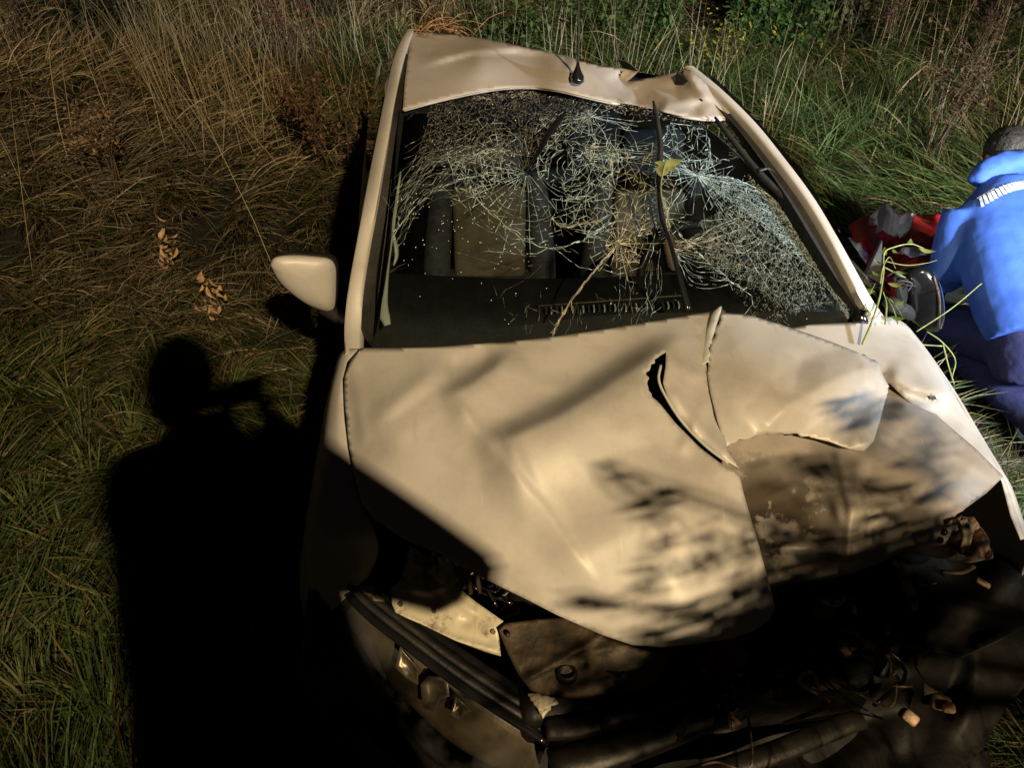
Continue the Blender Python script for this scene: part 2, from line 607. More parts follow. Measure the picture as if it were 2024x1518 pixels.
def terrain(x, y):
    x = np.asarray(x, float); y = np.asarray(y, float)
    z = .035 * sn(x, y, 1.3) + .02 * sn(x, y, 3.1, 3)
    edge = .55 - .0 * x
    t = np.clip((edge - y) / 1.0, 0, 1)
    z = z * (1 - t) + .62 * t * t * (3 - 2 * t)
    far = np.clip((y - 5.5) / 6, 0, 3)
    return z + .55 * far ** 1.3


def grid_sheet(name, x0, x1, y0, y1, nx, ny, fn, mat, kind):
    xs, ys = np.meshgrid(np.linspace(x0, x1, nx), np.linspace(y0, y1, ny))
    v = np.stack([xs, ys, fn(xs, ys)], -1).reshape(-1, 3)
    f = [[j * nx + i, j * nx + i + 1, (j + 1) * nx + i + 1, (j + 1) * nx + i] for j in range(ny - 1) for i in range(nx - 1)]
    o = mesh_obj(name, v, f, mat, local=True)
    o['kind'] = kind
    return o


grid_sheet('ground', -45, 45, -1.2, 60, 160, 130, lambda x, y: terrain(x, y), M_soil, 'structure')
grid_sheet('road', -45, 45, -12, -1.19, 20, 12, lambda x, y: .624 + 0 * x, M_asphalt, 'structure')

# ------------------------------------------------------------------ car footprint (to keep grass out)


def in_car(x, y, m=0.0):
    return (y > .55 - m) & (y < 5.0 + m) & (x > -.42 - .13 * (y - 1) - m) & (x < 1.12 - .10 * (y - 1) + m)


# ================================================================== GRASS
def blades_mesh(name, root, ang, elev0, elev1, length, width, tint, seg=4, wiggle=.12, curl=None):
    """many tapered, bent blades as one mesh"""
    n = len(root)
    step = length / seg
    p = root.copy()
    pts = [p.copy()]
    a = ang.copy()
    dirs = []
    for i in range(seg):
        t = (i + .5) / seg
        e = elev0 * (1 - t) + elev1 * t
        d = np.stack([np.cos(a) * np.cos(e), np.sin(a) * np.cos(e), np.sin(e)], -1)
        dirs.append(d)
        p = p + d * step[:, None]
        pts.append(p.copy())
        a = a + rng.normal(0, wiggle, n)
    dirs.append(dirs[-1])
    pts = np.stack(pts, 1)                              # n, seg+1, 3
    side0 = np.stack([-np.sin(ang), np.cos(ang), np.zeros(n)], -1)
    tw = rng.uniform(-.9, .9, n)
    upv = np.array([0, 0, 1.])
    side = side0 * np.cos(tw)[:, None] + upv * np.sin(tw)[:, None]
    ws = np.array([.7, 1, .9, .6, .3, .15][:seg] + [0])
    ws = np.interp(np.linspace(0, 1, seg + 1), [0, .3, .7, 1], [.75, 1, .7, .0])
    L = pts[:, :seg] - side[:, None] * (width[:, None] * ws[None, :seg] * .5)[..., None]
    R = pts[:, :seg] + side[:, None] * (width[:, None] * ws[None, :seg] * .5)[..., None]
    tip = pts[:, seg:]
    allv = np.concatenate([L, R, tip], 1)               # n, 2seg+1, 3
    nv = 2 * seg + 1
    tris = []
    for i in range(seg - 1):
        tris += [[i, seg + i, seg + i + 1], [i, seg + i + 1, i + 1]]
    tris += [[seg - 1, 2 * seg - 1, 2 * seg]]
    tris = np.array(tris)
    F_ = (tris[None] + (np.arange(n) * nv)[:, None, None]).reshape(-1, 3)
    me = bpy.data.meshes.new(name)
    me.vertices.add(n * nv); me.vertices.foreach_set('co', allv.reshape(-1).astype(np.float32))
    me.loops.add(F_.size); me.loops.foreach_set('vertex_index', F_.reshape(-1).astype(np.int32))
    me.polygons.add(len(F_))
    me.polygons.foreach_set('loop_start', (np.arange(len(F_)) * 3).astype(np.int32))
    me.update()
    at = me.color_attributes.new('tint', 'FLOAT_COLOR', 'POINT')
    colr = np.ones((n, nv, 4)); colr[..., :3] = tint[:, None, :]
    at.data.foreach_set('color', colr.reshape(-1).astype(np.float32))
    me.materials.append(M_grass)
    o = bpy.data.objects.new(name, me)
    COL.objects.link(o)
    o['kind'] = 'stuff'
    return o


PAL = np.array([[.060, .105, .024], [.10, .125, .032], [.15, .135, .055], [.25, .20, .11], [.36, .30, .21], [.13, .075, .038], [.035, .060, .015]])


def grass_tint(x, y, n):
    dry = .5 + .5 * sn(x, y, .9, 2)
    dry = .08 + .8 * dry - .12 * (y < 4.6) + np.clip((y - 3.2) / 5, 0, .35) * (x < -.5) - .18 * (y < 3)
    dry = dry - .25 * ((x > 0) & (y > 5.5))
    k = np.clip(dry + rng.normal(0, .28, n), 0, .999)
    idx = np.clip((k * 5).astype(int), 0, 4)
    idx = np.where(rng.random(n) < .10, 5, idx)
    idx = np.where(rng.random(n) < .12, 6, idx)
    return PAL[idx] * (rng.uniform(.25, 1.25, n) * (1.0 + .45 * sn(x, y, 2.7, 1)) * (1 + np.clip((y - 3) / 8, 0, .5)))[:, None]  # far blades paler and noise patches darker, light and gap shade put into colour


def sample(n, y0, y1, near):
    """roots spread over the visible wedge, denser near the camera"""
    u = rng.random(n)
    y = y0 * (y1 / y0) ** (u ** near)
    dep = y * c40 + H * s40
    x = rng.uniform(-1, 1, n) * (dep * .80 + .3)
    return x, y


def clump(x, y, cell, r):
    """pull roots towards clump centres"""
    cx = np.round(x / cell) * cell; cy = np.round(y / cell) * cell
    h = np.sin(cx * 127.1 + cy * 311.7) * 43758.5453
    jx = (h - np.floor(h) - .5) * cell; h2 = np.sin(cx * 269.5 + cy * 183.3) * 43758.5453
    jy = (h2 - np.floor(h2) - .5) * cell
    return x + (cx + jx - x) * r, y + (cy + jy - y) * r, h - np.floor(h), h2 - np.floor(h2)


def make_grass():
    # 1: matted, lodged grass
    n = 185000
    x, y = sample(n, .55, 8.6, .95)
    x, y, h1, h2 = clump(x, y, .22, .45)
    keep = ~in_car(x, y, .03) & ~((y > 3.0) & (y < 3.95) & (x > 1.5) & (x < 2.6) & (rng.random(n) < .97))
    keep &= ~(((x - 2.1) / .55) ** 2 + ((y - 2.4) / .80) ** 2 < 1)
    x, y, h1, h2 = x[keep], y[keep], h1[keep], h2[keep]; n = len(x)
    flow = 2.2 * sn(x, y, .8, 1) + 1.3 * sn(x, y, 2.2, 5) + np.where(x < 0, .5, 2.4)
    ang = flow + (h1 - .5) * 1.5 + rng.normal(0, .38, n)
    e0 = rng.uniform(.3, 1.15, n) + .25 * (h2 - .5); e1 = rng.uniform(-.55, .25, n)
    ln = rng.uniform(.16, .52, n) * (1 + .15 * (y > 4)); w = rng.uniform(.0030, .0085, n)
    w = w * np.clip(y / 3.5, 1, 1.6)
    z = terrain(x, y) + .10 * np.clip(sn(x, y, 2.3, 4), -.4, 1) - .02
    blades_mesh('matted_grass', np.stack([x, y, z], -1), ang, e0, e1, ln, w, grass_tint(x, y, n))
    # 2: upright thin stems, straw coloured, mostly at the back
    n = 6500
    x, y = sample(n, 2.5, 8.2, .35)
    keep = ~in_car(x, y, .15) & (sn(x, y, 1.1, 7) + rng.normal(0, .3, n) > np.where(x > 0, .35, -.05)) & ((y > 4.6) | (rng.random(n) < .07)) & ~((y < 4.4) & (x > 1.2))
    x, y = x[keep], y[keep]; n = len(x)
    lean = np.where(x < -.3, 2.4, 1.2)
    t = PAL[rng.choice([3, 4, 4, 2], n)] * rng.uniform(.8, 1.7, n)[:, None]
    blades_mesh('dry_grass_stems', np.stack([x, y, terrain(x, y)], -1), lean + rng.normal(0, .8, n), rng.uniform(1.0, 1.5, n), rng.uniform(.7, 1.35, n),
                rng.uniform(.5, 1.15, n), rng.uniform(.0028, .005, n), t, seg=3, wiggle=.06)
    # 3: broad upright leaves, lower left of the picture
    n = 9000
    x = rng.uniform(-2.9, -.6, n); y = rng.uniform(.75, 2.6, n)
    x, y, h1, h2 = clump(x, y, .17, .7)
    t = PAL[rng.choice([0, 1, 1, 2], n)] * rng.uniform(.4, 1.0, n)[:, None]
    blades_mesh('broad_leaf_grass', np.stack([x, y, terrain(x, y)], -1), h1 * 6.28 + rng.normal(0, .6, n), rng.uniform(.7, 1.4, n), rng.uniform(-.2, .8, n),
                rng.uniform(.12, .30, n), rng.uniform(.006, .011, n), t)
    # 4: green tufts behind the car
    n = 16000
    x = rng.uniform(-1.6, 5.5, n); y = rng.uniform(4.9, 7.2, n)
    x, y, h1, h2 = clump(x, y, .45, .6)
    keep = (sn(x, y, .9, 6) + rng.normal(0, .2, n) > .0)
    x, y, h1 = x[keep], y[keep], h1[keep]; n = len(x)
    t = np.array([[.065, .105, .032]]) * rng.uniform(.3, 1.6, n)[:, None]
    blades_mesh('green_grass_tufts', np.stack([x, y, terrain(x, y)], -1), h1 * 6.28 + rng.normal(0, 1.2, n), rng.uniform(.8, 1.4, n), rng.uniform(-.4, .7, n),
                rng.uniform(.25, .55, n), rng.uniform(.006, .010, n), t)
    # 5: roadside grass behind and beside the photographer (throws the soft shade over the near grass)
    n = 16000
    x = rng.uniform(-4.2, 3.5, n); y = rng.uniform(-1.15, .15, n)
    keep = ~((np.abs(x + .1) < .45) & (y > -.9)); x, y = x[keep], y[keep]; n = len(x)
    x, y, h1, h2 = clump(x, y, .2, .5)
    t = PAL[rng.choice([1, 2, 3, 4], n)] * rng.uniform(.6, 1.3, n)[:, None]
    blades_mesh('roadside_grass', np.stack([x, y, terrain(x, y)], -1), h1 * 6.28 + rng.normal(0, .8, n), rng.uniform(1.1, 1.5, n), rng.uniform(.4, 1.3, n),
                rng.uniform(.35, .85, n), rng.uniform(.006, .012, n), t)


make_grass()


# ================================================================== PLANTS
def leaf_mesh(name, centres, size, tint, mat=M_foliage, parent=None, droop=.3, aspect=.5, nrm=None):
    n = len(centres)
    a = rng.uniform(0, 6.28, n); e = rng.normal(-droop, .5, n)
    d = np.stack([np.cos(a) * np.cos(e), np.sin(a) * np.cos(e), np.sin(e)], -1)
    s = np.stack([-np.sin(a), np.cos(a), rng.normal(0, .4, n)], -1); s /= np.linalg.norm(s, axis=1)[:, None]
    u = np.cross(d, s)
    L = size[:, None]
    v = np.stack([centres, centres + d * L * .45 - s * L * aspect * .5 + u * L * .06, centres + d * L * .5 + u * L * -.03,
                  centres + d * L * .45 + s * L * aspect * .5 + u * L * .06, centres + d * L], 1)
    tr = np.array([[0, 1, 2], [0, 2, 3], [1, 4, 2], [2, 4, 3]])
    F_ = (tr[None] + (np.arange(n) * 5)[:, None, None]).reshape(-1, 3)
    me = bpy.data.meshes.new(name)
    me.vertices.add(n * 5); me.vertices.foreach_set('co', v.reshape(-1).astype(np.float32))
    me.loops.add(F_.size); me.loops.foreach_set('vertex_index', F_.reshape(-1).astype(np.int32))
    me.polygons.add(len(F_)); me.polygons.foreach_set('loop_start', (np.arange(len(F_)) * 3).astype(np.int32))
    me.update()
    at = me.color_attributes.new('tint', 'FLOAT_COLOR', 'POINT')
    colr = np.ones((n, 5, 4)); colr[..., :3] = tint[:, None, :]
    at.data.foreach_set('color', colr.reshape(-1).astype(np.float32))
    me.materials.append(mat)
    o = bpy.data.objects.new(name, me); COL.objects.link(o)
    if parent is not None: o.parent = parent
    if n > 300: o['kind'] = 'stuff'
    return o


def shrub(x, y, w, h, n, size, tint, label, cat='shrub', name='leafy_shrub', yellow=0):
    z0 = float(terrain(x, y))
    r = empty(name, (x, y, z0), label, cat, 'bushes behind the wreck' if y > 3 else 'unseen bushes added along the verge for shade')
    mb = MB(); cs = []
    nb = max(6, int(w * 14))
    for i in range(nb):
        a = rng.uniform(0, 6.28); rr = w * math.sqrt(rng.random())
        top = np.array([math.cos(a) * rr, math.sin(a) * rr * .6, h * rng.uniform(.6, 1.05)])
        base = np.array([top[0] * .25, top[1] * .25, -.02])
        mid = (base + top) / 2 + rng.normal(0, .05, 3)
        pts = smooth_curve([base, mid, top], 7)
        mb.tube(pts, np.linspace(.008, .002, 7), 5)
        k = n // nb
        t = rng.uniform(.2, 1, k)
        q = np.stack([np.interp(t, np.linspace(0, 1, 7), pts[:, j]) for j in range(3)], -1)
        cs.append(q + rng.normal(0, .06 + .03 * w, (k, 3)))
    mb.build('stem', M_drystem, r, local=True)
    cs = np.concatenate(cs); m = len(cs)
    t = np.array([[tint[0] * 1.35, tint[1] * .92, tint[2] * 1.7]]) * rng.uniform(.4, 2.0, m)[:, None]
    if yellow:
        ym = rng.random(m) < yellow
        t[ym] = np.array([.42, .38, .05]) * rng.uniform(.6, 1.2, ym.sum())[:, None]
    leaf_mesh('foliage', cs, size * rng.uniform(.6, 1.3, m), t, parent=r)
    return r


SHRUB = [
    (1.05, 7.1, .55, .75, 2200, .065, (.05, .13, .02), 'bright green bush at the top edge of the picture behind the car roof', 0),
    (2.5, 7.2, .6, .95, 2400, .07, (.045, .13, .02), 'broad fresh green bush near the top edge right of the aerial', .03),
    (3.5, 7.6, .5, .7, 1500, .055, (.06, .10, .03), 'dull green bush at the top edge between two dried weeds', 0),
    (5.0, 7.6, .7, .8, 1600, .055, (.05, .08, .03), 'grey green bush in the top right corner', 0),
    (1.75, 6.5, .28, .55, 500, .045, (.10, .14, .03), 'yellow flowered weed standing just above the car roof', .4),
    (.1, 6.9, .55, .7, 1600, .06, (.05, .11, .02), 'green leafy clump above the rear left corner of the roof', 0),
    (-3.6, 7.6, .6, .75, 1500, .055, (.04, .07, .025), 'dark green bush in the top left part of the picture', 0),
    (-1.9, 8.0, .5, .7, 900, .055, (.05, .075, .03), 'low dark bush at the top edge left of the brown seed heads', 0),
]
for a in SHRUB:
    shrub(a[0], a[1], a[2], a[3], a[4], a[5], a[6], a[7], yellow=a[8])


def dried_weed(x, y, h, w, nst, lean, label, leaf=(.16, .08, .045), heads=True, dark=1.0, size=.03, dens=34):
    z0 = float(terrain(x, y))
    r = empty('dried_weed', (x, y, z0), label, 'weed', 'dried weeds in the long grass')
    mb = MB(); cs = []
    for i in range(nst):
        a = rng.uniform(0, 6.28)
        top = np.array([math.cos(a) * w * rng.random() + lean[0], math.sin(a) * w * rng.random() + lean[1], h * rng.uniform(.65, 1.05)])
        base = np.array([rng.normal(0, .03), rng.normal(0, .03), -.02])
        mid = (base + top) / 2 + np.array([rng.normal(0, .04), rng.normal(0, .04), .04])
        pts = smooth_curve([base, mid, top], 8)
        mb.tube(pts, np.linspace(.005, .0018, 8), 5)
        for k in range(5):
            t = rng.uniform(.35, .95); q = np.array([np.interp(t, np.linspace(0, 1, 8), pts[:, j]) for j in range(3)])
            e = q + np.array([rng.normal(0, .08), rng.normal(0, .08), rng.uniform(.04, .14)])
            mb.tube([q, (q + e) / 2 + [0, 0, .01], e], [.002, .0017, .0012], 4)
            cs.append(e + rng.normal(0, .018, (dens // 4, 3)))
        t = rng.uniform(.55, 1.03, dens)
        q = np.stack([np.interp(t, np.linspace(0, 1, 8), pts[:, j]) for j in range(3)], -1)
        cs.append(q + rng.normal(0, .022, q.shape))
    mb.build('stem', M_drystem, r, local=True)
    cs = np.concatenate(cs); m = len(cs)
    t = np.array([leaf]) * rng.uniform(.35, 1.5, m)[:, None] * dark
    leaf_mesh('seed_head', cs, size * rng.uniform(.6, 1.4, m), t, parent=r, aspect=.6)
    return r


def gp(px, py):
    """ground point seen at a photo pixel"""
    z = 0.
    for _ in range(12):
        q = P(px, py, z); z = float(terrain(q[0], q[1]))
    return float(q[0]), float(q[1])


WEEDS = [
    ((600, 190), 1.0, .32, 9, (-.05, .05), 'brown seeded dock weed rising into the dark gap left of the roof', (.20, .09, .06)),
    ((690, 400), .95, .35, 10, (-.12, .1), 'tall tangled dried weed just left of the windscreen pillar', (.17, .10, .06)),
    ((640, 340), .6, .25, 6, (-.12, .0), 'smaller reddish dried weed left of the tangled one beside the pillar', (.20, .10, .05)),
    ((240, 400), .62, .22, 6, (-.1, .1), 'thin weed with pale dry buds in the matted grass at upper left', (.30, .20, .13)),
    ((1830, 330), .95, .30, 9, (.1, .1), 'large dark brown dried weed on the right above the blue jacket', (.13, .075, .05)),
    ((1900, 170), .8, .3, 6, (.05, .05), 'dark dried weed in the upper right corner', (.12, .07, .05)),
    ((1730, 120), .6, .25, 5, (.0, .05), 'short brown weed near the top edge right of the green bushes', (.15, .10, .06)),
    ((60, 130), .9, .3, 6, (-.1, .05), 'dried weed at the far left of the top edge', (.20, .13, .09)),
]
for (px, py), h, w, n, ln, lab, lf in WEEDS:
    x, y = gp(px, py)
    dried_weed(x, y, h, w, n, ln, lab, lf)


def leaf_shape(c, d, s, L, w, fold=.15):
    """pointed leaf as a small folded mesh; c base point, d direction, s side"""
    d = np.array(d, float); d /= np.linalg.norm(d); s = np.array(s, float); s -= d * np.dot(s, d); s /= np.linalg.norm(s); u = np.cross(d, s)
    v = []; f = []
    ts = [0, .2, .45, .7, .88, 1]; ws = [.05, .75, 1, .65, .3, 0.02]
    for t, ww in zip(ts, ws):
        m = c + d * L * t + u * L * .12 * math.sin(t * 3)
        v += [m - s * w * ww + u * w * fold * ww, m, m + s * w * ww + u * w * fold * ww]
    for i in range(5):
        f += [[3 * i, 3 * i + 1, 3 * i + 4, 3 * i + 3], [3 * i + 1, 3 * i + 2, 3 * i + 5, 3 * i + 4]]
    return v, f


def leaf_cluster(px, py, n, spread, size, label):
    x, y = gp(px, py)
    z = float(terrain(x, y))
    r = empty('dried_leaves', (x, y, z), label, 'leaves', 'clusters of dried leaves left of the mirror')
    mb = MB()
    for i in range(5):
        e = np.array([rng.normal(0, spread), rng.normal(0, spread), .22 + rng.normal(0, .03)])
        mb.tube([[0, 0, 0], e * [.4, .4, .6], e], [.003, .0025, .0015], 5)
    mb.build('stem', M_drystem, r, local=True)
    for i in range(n):
        c = np.array([rng.normal(0, spread), rng.normal(0, spread), .2 + rng.normal(0, .05)])
        an = rng.uniform(0, 6.28); d = np.array([math.cos(an) * .6, math.sin(an) * .6, rng.uniform(-1, .4)])
        lb = MB(); lb.add(*leaf_shape(c, d, np.cross(d, [.3, .2, 1.]), size * rng.uniform(.5, 1.2), size * rng.uniform(.14, .26), .6)); lb.build('leaf', M_driedleaf, r, local=True)
    return r


leaf_cluster(345, 555, 34, .028, .055, 'cluster of curled pale brown leaves standing in grass left of the side mirror')
leaf_cluster(435, 650, 34, .026, .055, 'shrivelled whitish brown leaf cluster below the curled one nearer the mirror')

# ================================================================== CAR
CAR = empty('wrecked_car', (.2, 2.4, 0), 'wrecked silver car with torn buckled bonnet and shattered windscreen standing in the grass', 'car')

# -------- windscreen surface
WB = [(735, 690, .945), (800, 690, .95), (1000, 682, .96), (1220, 655, .965), (1450, 648, .965), (1600, 645, .96), (1712, 636, .955)]
WT = [(790, 212, 1.355), (850, 197, 1.36), (960, 174, 1.365), (1060, 170, 1.365), (1180, 192, 1.355), (1330, 222, 1.335), (1475, 240, 1.315)]
WBw = np.array([P(*p) for p in WB]); WTw = np.array([P(*p) for p in WT])
WBc = smooth_curve(WBw, 60); WTc = smooth_curve(WTw, 60)


def proj(p):
    p = np.asarray(p, float)
    q = p - np.array([0, 0, H])
    d = q[..., 1] * c40 - q[..., 2] * s40
    u = q[..., 1] * s40 + q[..., 2] * c40
    return 1012 + F * q[..., 0] / d, 759 - F * u / d


_us = np.linspace(-.05, 1.05, 56); _vs = np.linspace(-.06, 1.06, 50)


def wsurf(u, v):
    u = np.asarray(u, float); v = np.asarray(v, float)
    uu = np.clip(u, 0, 1) * 59
    def ev(C):
        base = np.stack([np.interp(uu, np.arange(60), C[:, j]) for j in range(3)], -1)
        ex = np.where(u < 0, u, np.where(u > 1, u - 1, 0))[..., None] * (C[-1] - C[0])
        return base + ex
    B, T = ev(WBc), ev(WTc)
    p = B * (1 - v[..., None]) + T * v[..., None]
    bulge = .045 * np.clip(4 * v * (1 - v), 0, 1) * np.clip(4 * u * (1 - u), 0, 1) ** .5
    # the roof came down: the upper middle is pushed in
    dent = .06 * np.exp(-((u - .42) / .25) ** 2 - ((v - .62) / .28) ** 2) + .035 * np.exp(-((u - .78) / .12) ** 2 - ((v - .6) / .2) ** 2)
    rip = .004 * np.sin(u * 37 + v * 11) * np.clip(v * 2 - .6, 0, 1)
    off = bulge - dent + rip
    return p + off[..., None] * np.array([0, -.45, .89])


_U, _V = np.meshgrid(_us, _vs)
_W = wsurf(_U, _V)
_pxg, _pyg = proj(_W)
_uvfit_pts = np.stack([_pxg.ravel(), _pyg.ravel()], -1)


def wpos(px, py, lift=.002):
    """point on the windscreen seen at a photo pixel (newton in u,v)"""
    px = np.asarray(px, float).ravel(); py = np.asarray(py, float).ravel()
    u = np.clip((px - 760) / 850, 0, 1); v = np.clip((670 - py) / 470, 0, 1)
    for _ in range(9):
        a = wsurf(u, v); x, y = proj(a)
        e = 1e-3
        x1, y1 = proj(wsurf(u + e, v)); x2, y2 = proj(wsurf(u, v + e))
        a11, a21 = (x1 - x) / e, (y1 - y) / e; a12, a22 = (x2 - x) / e, (y2 - y) / e
        det = a11 * a22 - a12 * a21
        rx, ry = px - x, py - y
        u = np.clip(u + np.clip((a22 * rx - a12 * ry) / det, -.2, .2), -.05, 1.05)
        v = np.clip(v + np.clip((-a21 * rx + a11 * ry) / det, -.2, .2), -.05, 1.05)
    return wsurf(u, v) + lift * np.array([0, -.45, .89])


nu, nv = 90, 60
uu, vv = np.meshgrid(np.linspace(0, 1, nu), np.linspace(0, 1, nv))
gv = wsurf(uu, vv).reshape(-1, 3)
gf = [[j * nu + i, j * nu + i + 1, (j + 1) * nu + i + 1, (j + 1) * nu + i] for j in range(nv - 1) for i in range(nu - 1)]
WS = mesh_obj('windscreen', gv, gf, M_glass, CAR, label='shattered laminated windscreen sagging into the cabin')

# black border band of the glass
def band(u0, u1, v0, v1, nu=40, nv=4, lift=-.0015):
    uu, vv = np.meshgrid(np.linspace(u0, u1, nu), np.linspace(v0, v1, nv))
    g = wsurf(uu, vv).reshape(-1, 3) + lift * np.array([0, -.45, .89])
    return g, [[j * nu + i, j * nu + i + 1, (j + 1) * nu + i + 1, (j + 1) * nu + i] for j in range(nv - 1) for i in range(nu - 1)]


mb = MB()
mb.add(*band(0, 1, 0, .055, 60, 3)); mb.add(*band(0, .03, .055, 1, 3, 40)); mb.add(*band(.955, 1, .055, 1, 3, 40)); mb.add(*band(.03, .955, .955, 1, 60, 3))
mb.build('glass_border', M_rubber, WS)

# -------- cracks
class Cracks:
    def __init__(s): s.seg = []

    def line(s, pts, w, tint=(.5, .5, .4)):
        for a, b in zip(pts[:-1], pts[1:]):
            s.seg.append((a[0], a[1], b[0], b[1], w * rng.uniform(.5, 1.2), *tint))

    def wobble(s, a, b, w, tint, step=9, amp=2.2, branch=0., depth=1):
        a = np.array(a, float); b = np.array(b, float); L = np.hypot(*(b - a))
        if L < 2: return
        k = max(2, int(L / step)); t = np.linspace(0, 1, k + 1)[:, None]
        n = np.array([-(b - a)[1], (b - a)[0]]) / L
        off = np.cumsum(rng.normal(0, amp * .35, k + 1)); off -= np.linspace(off[0], off[-1], k + 1)
        pts = a + (b - a) * t + n * off[:, None]
        # vary brightness piece by piece, sparkle put into the colour
        for i in range(k):
            s.line(pts[i:i + 2], w, tuple(np.array(tint) * rng.choice([.35, .7, 1., 1.5])))
            if branch and depth and rng.random() < branch:
                an = math.atan2(b[1] - a[1], b[0] - a[0]) + rng.choice([-1, 1]) * rng.uniform(.3, 1.2)
                ll = rng.uniform(6, 30)
                s.wobble(pts[i], pts[i] + ll * np.array([math.cos(an), math.sin(an)]), w * .65, tint, 6, 1.5, branch * .6, depth - 1)

    def curve(s, pts, w, tint, branch=.25, double=0, n=None):
        L = sum(math.hypot(b[0] - a[0], b[1] - a[1]) for a, b in zip(pts[:-1], pts[1:]))
        q = smooth_curve(pts, n or max(4, int(L / 14)))
        for r_ in range(1 + double):
            qq = q + rng.normal(0, 1.6, q.shape)
            for a, b in zip(qq[:-1], qq[1:]): s.wobble(a, b, w, tint, 7, 1.2, branch, 1)

    def fan(s, c, a0, a1, n, r0, r1, w, tint, branch=.15):
        for i in range(n):
            a = math.radians(a0 + (a1 - a0) * (i + rng.uniform(-.3, .3)) / max(1, n - 1))
            rr = rng.uniform(.45, 1) * r1
            s.wobble((c[0] + r0 * math.cos(a), c[1] + r0 * math.sin(a)), (c[0] + rr * math.cos(a), c[1] + rr * math.sin(a)), w, tint, 10, 1.5, branch, 1)

    def rings(s, c, a0, a1, radii, nseg, w, tint, skip=.2, sq=1.0):
        for r in radii:
            prev = None
            for i in range(nseg + 1):
                a = math.radians(a0 + (a1 - a0) * i / nseg)
                rr = r * rng.uniform(.94, 1.06)
                q = (c[0] + rr * math.cos(a), c[1] + rr * math.sin(a) * sq)
                if prev is not None and rng.random() > skip: s.wobble(prev, q, w, tint, 8, .8)
                prev = q

    def mesh(s, poly, n, w, tint, keep=.6, maxe=40):
        poly = np.array(poly, float); x0, y0 = poly.min(0); x1, y1 = poly.max(0)
        pts = []
        while len(pts) < n:
            q = (rng.uniform(x0, x1), rng.uniform(y0, y1))
            if inpoly(q, poly): pts.append(q)
        r = delaunay_2d_cdt([Vector(p) for p in pts], [], [], 0, 1e-3)
        for e in r[1]:
            a, b = r[0][e[0]], r[0][e[1]]
            if (a - b).length < maxe and rng.random() < keep: s.wobble(a, b, w, tint, 7, 1.0)

    def strokes(s, poly, n, ang, dang, l0, l1, w, tint):
        poly = np.array(poly, float); x0, y0 = poly.min(0); x1, y1 = poly.max(0)
        k = 0
        while k < n:
            q = np.array([rng.uniform(x0, x1), rng.uniform(y0, y1)])
            if not inpoly(q, poly): continue
            k += 1
            a = (ang(q) if callable(ang) else math.radians(ang)) + rng.normal(0, math.radians(dang)); L = rng.uniform(l0, l1)
            e = q + L * np.array([math.cos(a), math.sin(a)])
            m = (q + e) / 2 + rng.normal(0, L * .12, 2)
            s.line([q, m, e], w, tuple(np.array(tint) * rng.uniform(.4, 1.4)))

    def build(s, name, parent):
        S = np.array(s.seg)
        A = wpos(S[:, 0], S[:, 1], .0022); B = wpos(S[:, 2], S[:, 3], .0022)
        d = B - A; d /= np.linalg.norm(d, axis=1)[:, None] + 1e-9
        nr = np.array([0, -.45, .89])
        sd = np.cross(d, nr); sd /= np.linalg.norm(sd, axis=1)[:, None] + 1e-9
        tl = rng.normal(0, .6, len(S))
        sd = sd * np.cos(tl)[:, None] + nr * np.sin(tl)[:, None]
        w = S[:, 4][:, None] * .5
        v = np.stack([A - sd * w, A + sd * w, B + sd * w, B - sd * w], 1)
        n = len(S)
        me = bpy.data.meshes.new(name)
        off = np.array(parent.location) + (np.array(parent.parent.location) if parent.parent else 0)
        me.vertices.add(n * 4); me.vertices.foreach_set('co', (v - off).reshape(-1).astype(np.float32))
        me.loops.add(n * 4); me.loops.foreach_set('vertex_index', np.arange(n * 4, dtype=np.int32))
        me.polygons.add(n); me.polygons.foreach_set('loop_start', (np.arange(n) * 4).astype(np.int32)); me.update()
        at = me.color_attributes.new('tint', 'FLOAT_COLOR', 'POINT')
        cc = np.ones((n, 4, 4)); cc[..., :3] = S[:, None, 5:8]
        at.data.foreach_set('color', cc.reshape(-1).astype(np.float32))
        me.materials.append(M_crack)
        o = bpy.data.objects.new(name, me); COL.objects.link(o); o.parent = parent
        o['kind'] = 'stuff'
        return o


def inpoly(q, poly):
    x, y = q; r = False; n = len(poly)
    for i in range(n):
        a, b = poly[i], poly[(i + 1) % n]
        if (a[1] > y) != (b[1] > y) and x < (b[0] - a[0]) * (y - a[1]) / (b[1] - a[1]) + a[0]: r = not r
    return r


YEL = (.43, .54, .50); COOL_LIT = (.42, .56, .60); BRN = (.30, .24, .20); DIM = (.20, .20, .16); BRT = (.95, .95, .88)  # the cool tint puts the bluish lamp light into the crack colour
cr = Cracks()
w1 = .00092
# top-left crushed zone: dark, finely crazed
top_zone = [(850, 205), (960, 180), (1060, 178), (1150, 195), (1180, 225), (1080, 300), (960, 320), (880, 330), (820, 330)]
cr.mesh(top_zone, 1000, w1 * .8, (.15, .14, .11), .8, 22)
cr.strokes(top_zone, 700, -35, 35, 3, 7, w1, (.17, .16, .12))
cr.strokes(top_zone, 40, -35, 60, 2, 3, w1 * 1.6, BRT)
for i in range(7):
    y0 = 250 + i * 13; cr.curve([(800, y0 + 40), (860, y0 + 8), (930, y0 - 10 + 3 * i)], w1 * .9, (.24, .21, .17), .05)
cr.strokes([(940, 176), (1060, 172), (1280, 212), (1280, 222), (1060, 190), (930, 200)], 420, 10, 40, 2, 6, .0012, (.34, .32, .29))
cr.strokes([(1180, 192), (1475, 238), (1440, 256), (1200, 225)], 330, 12, 30, 2, 7, .0011, (.34, .33, .32))
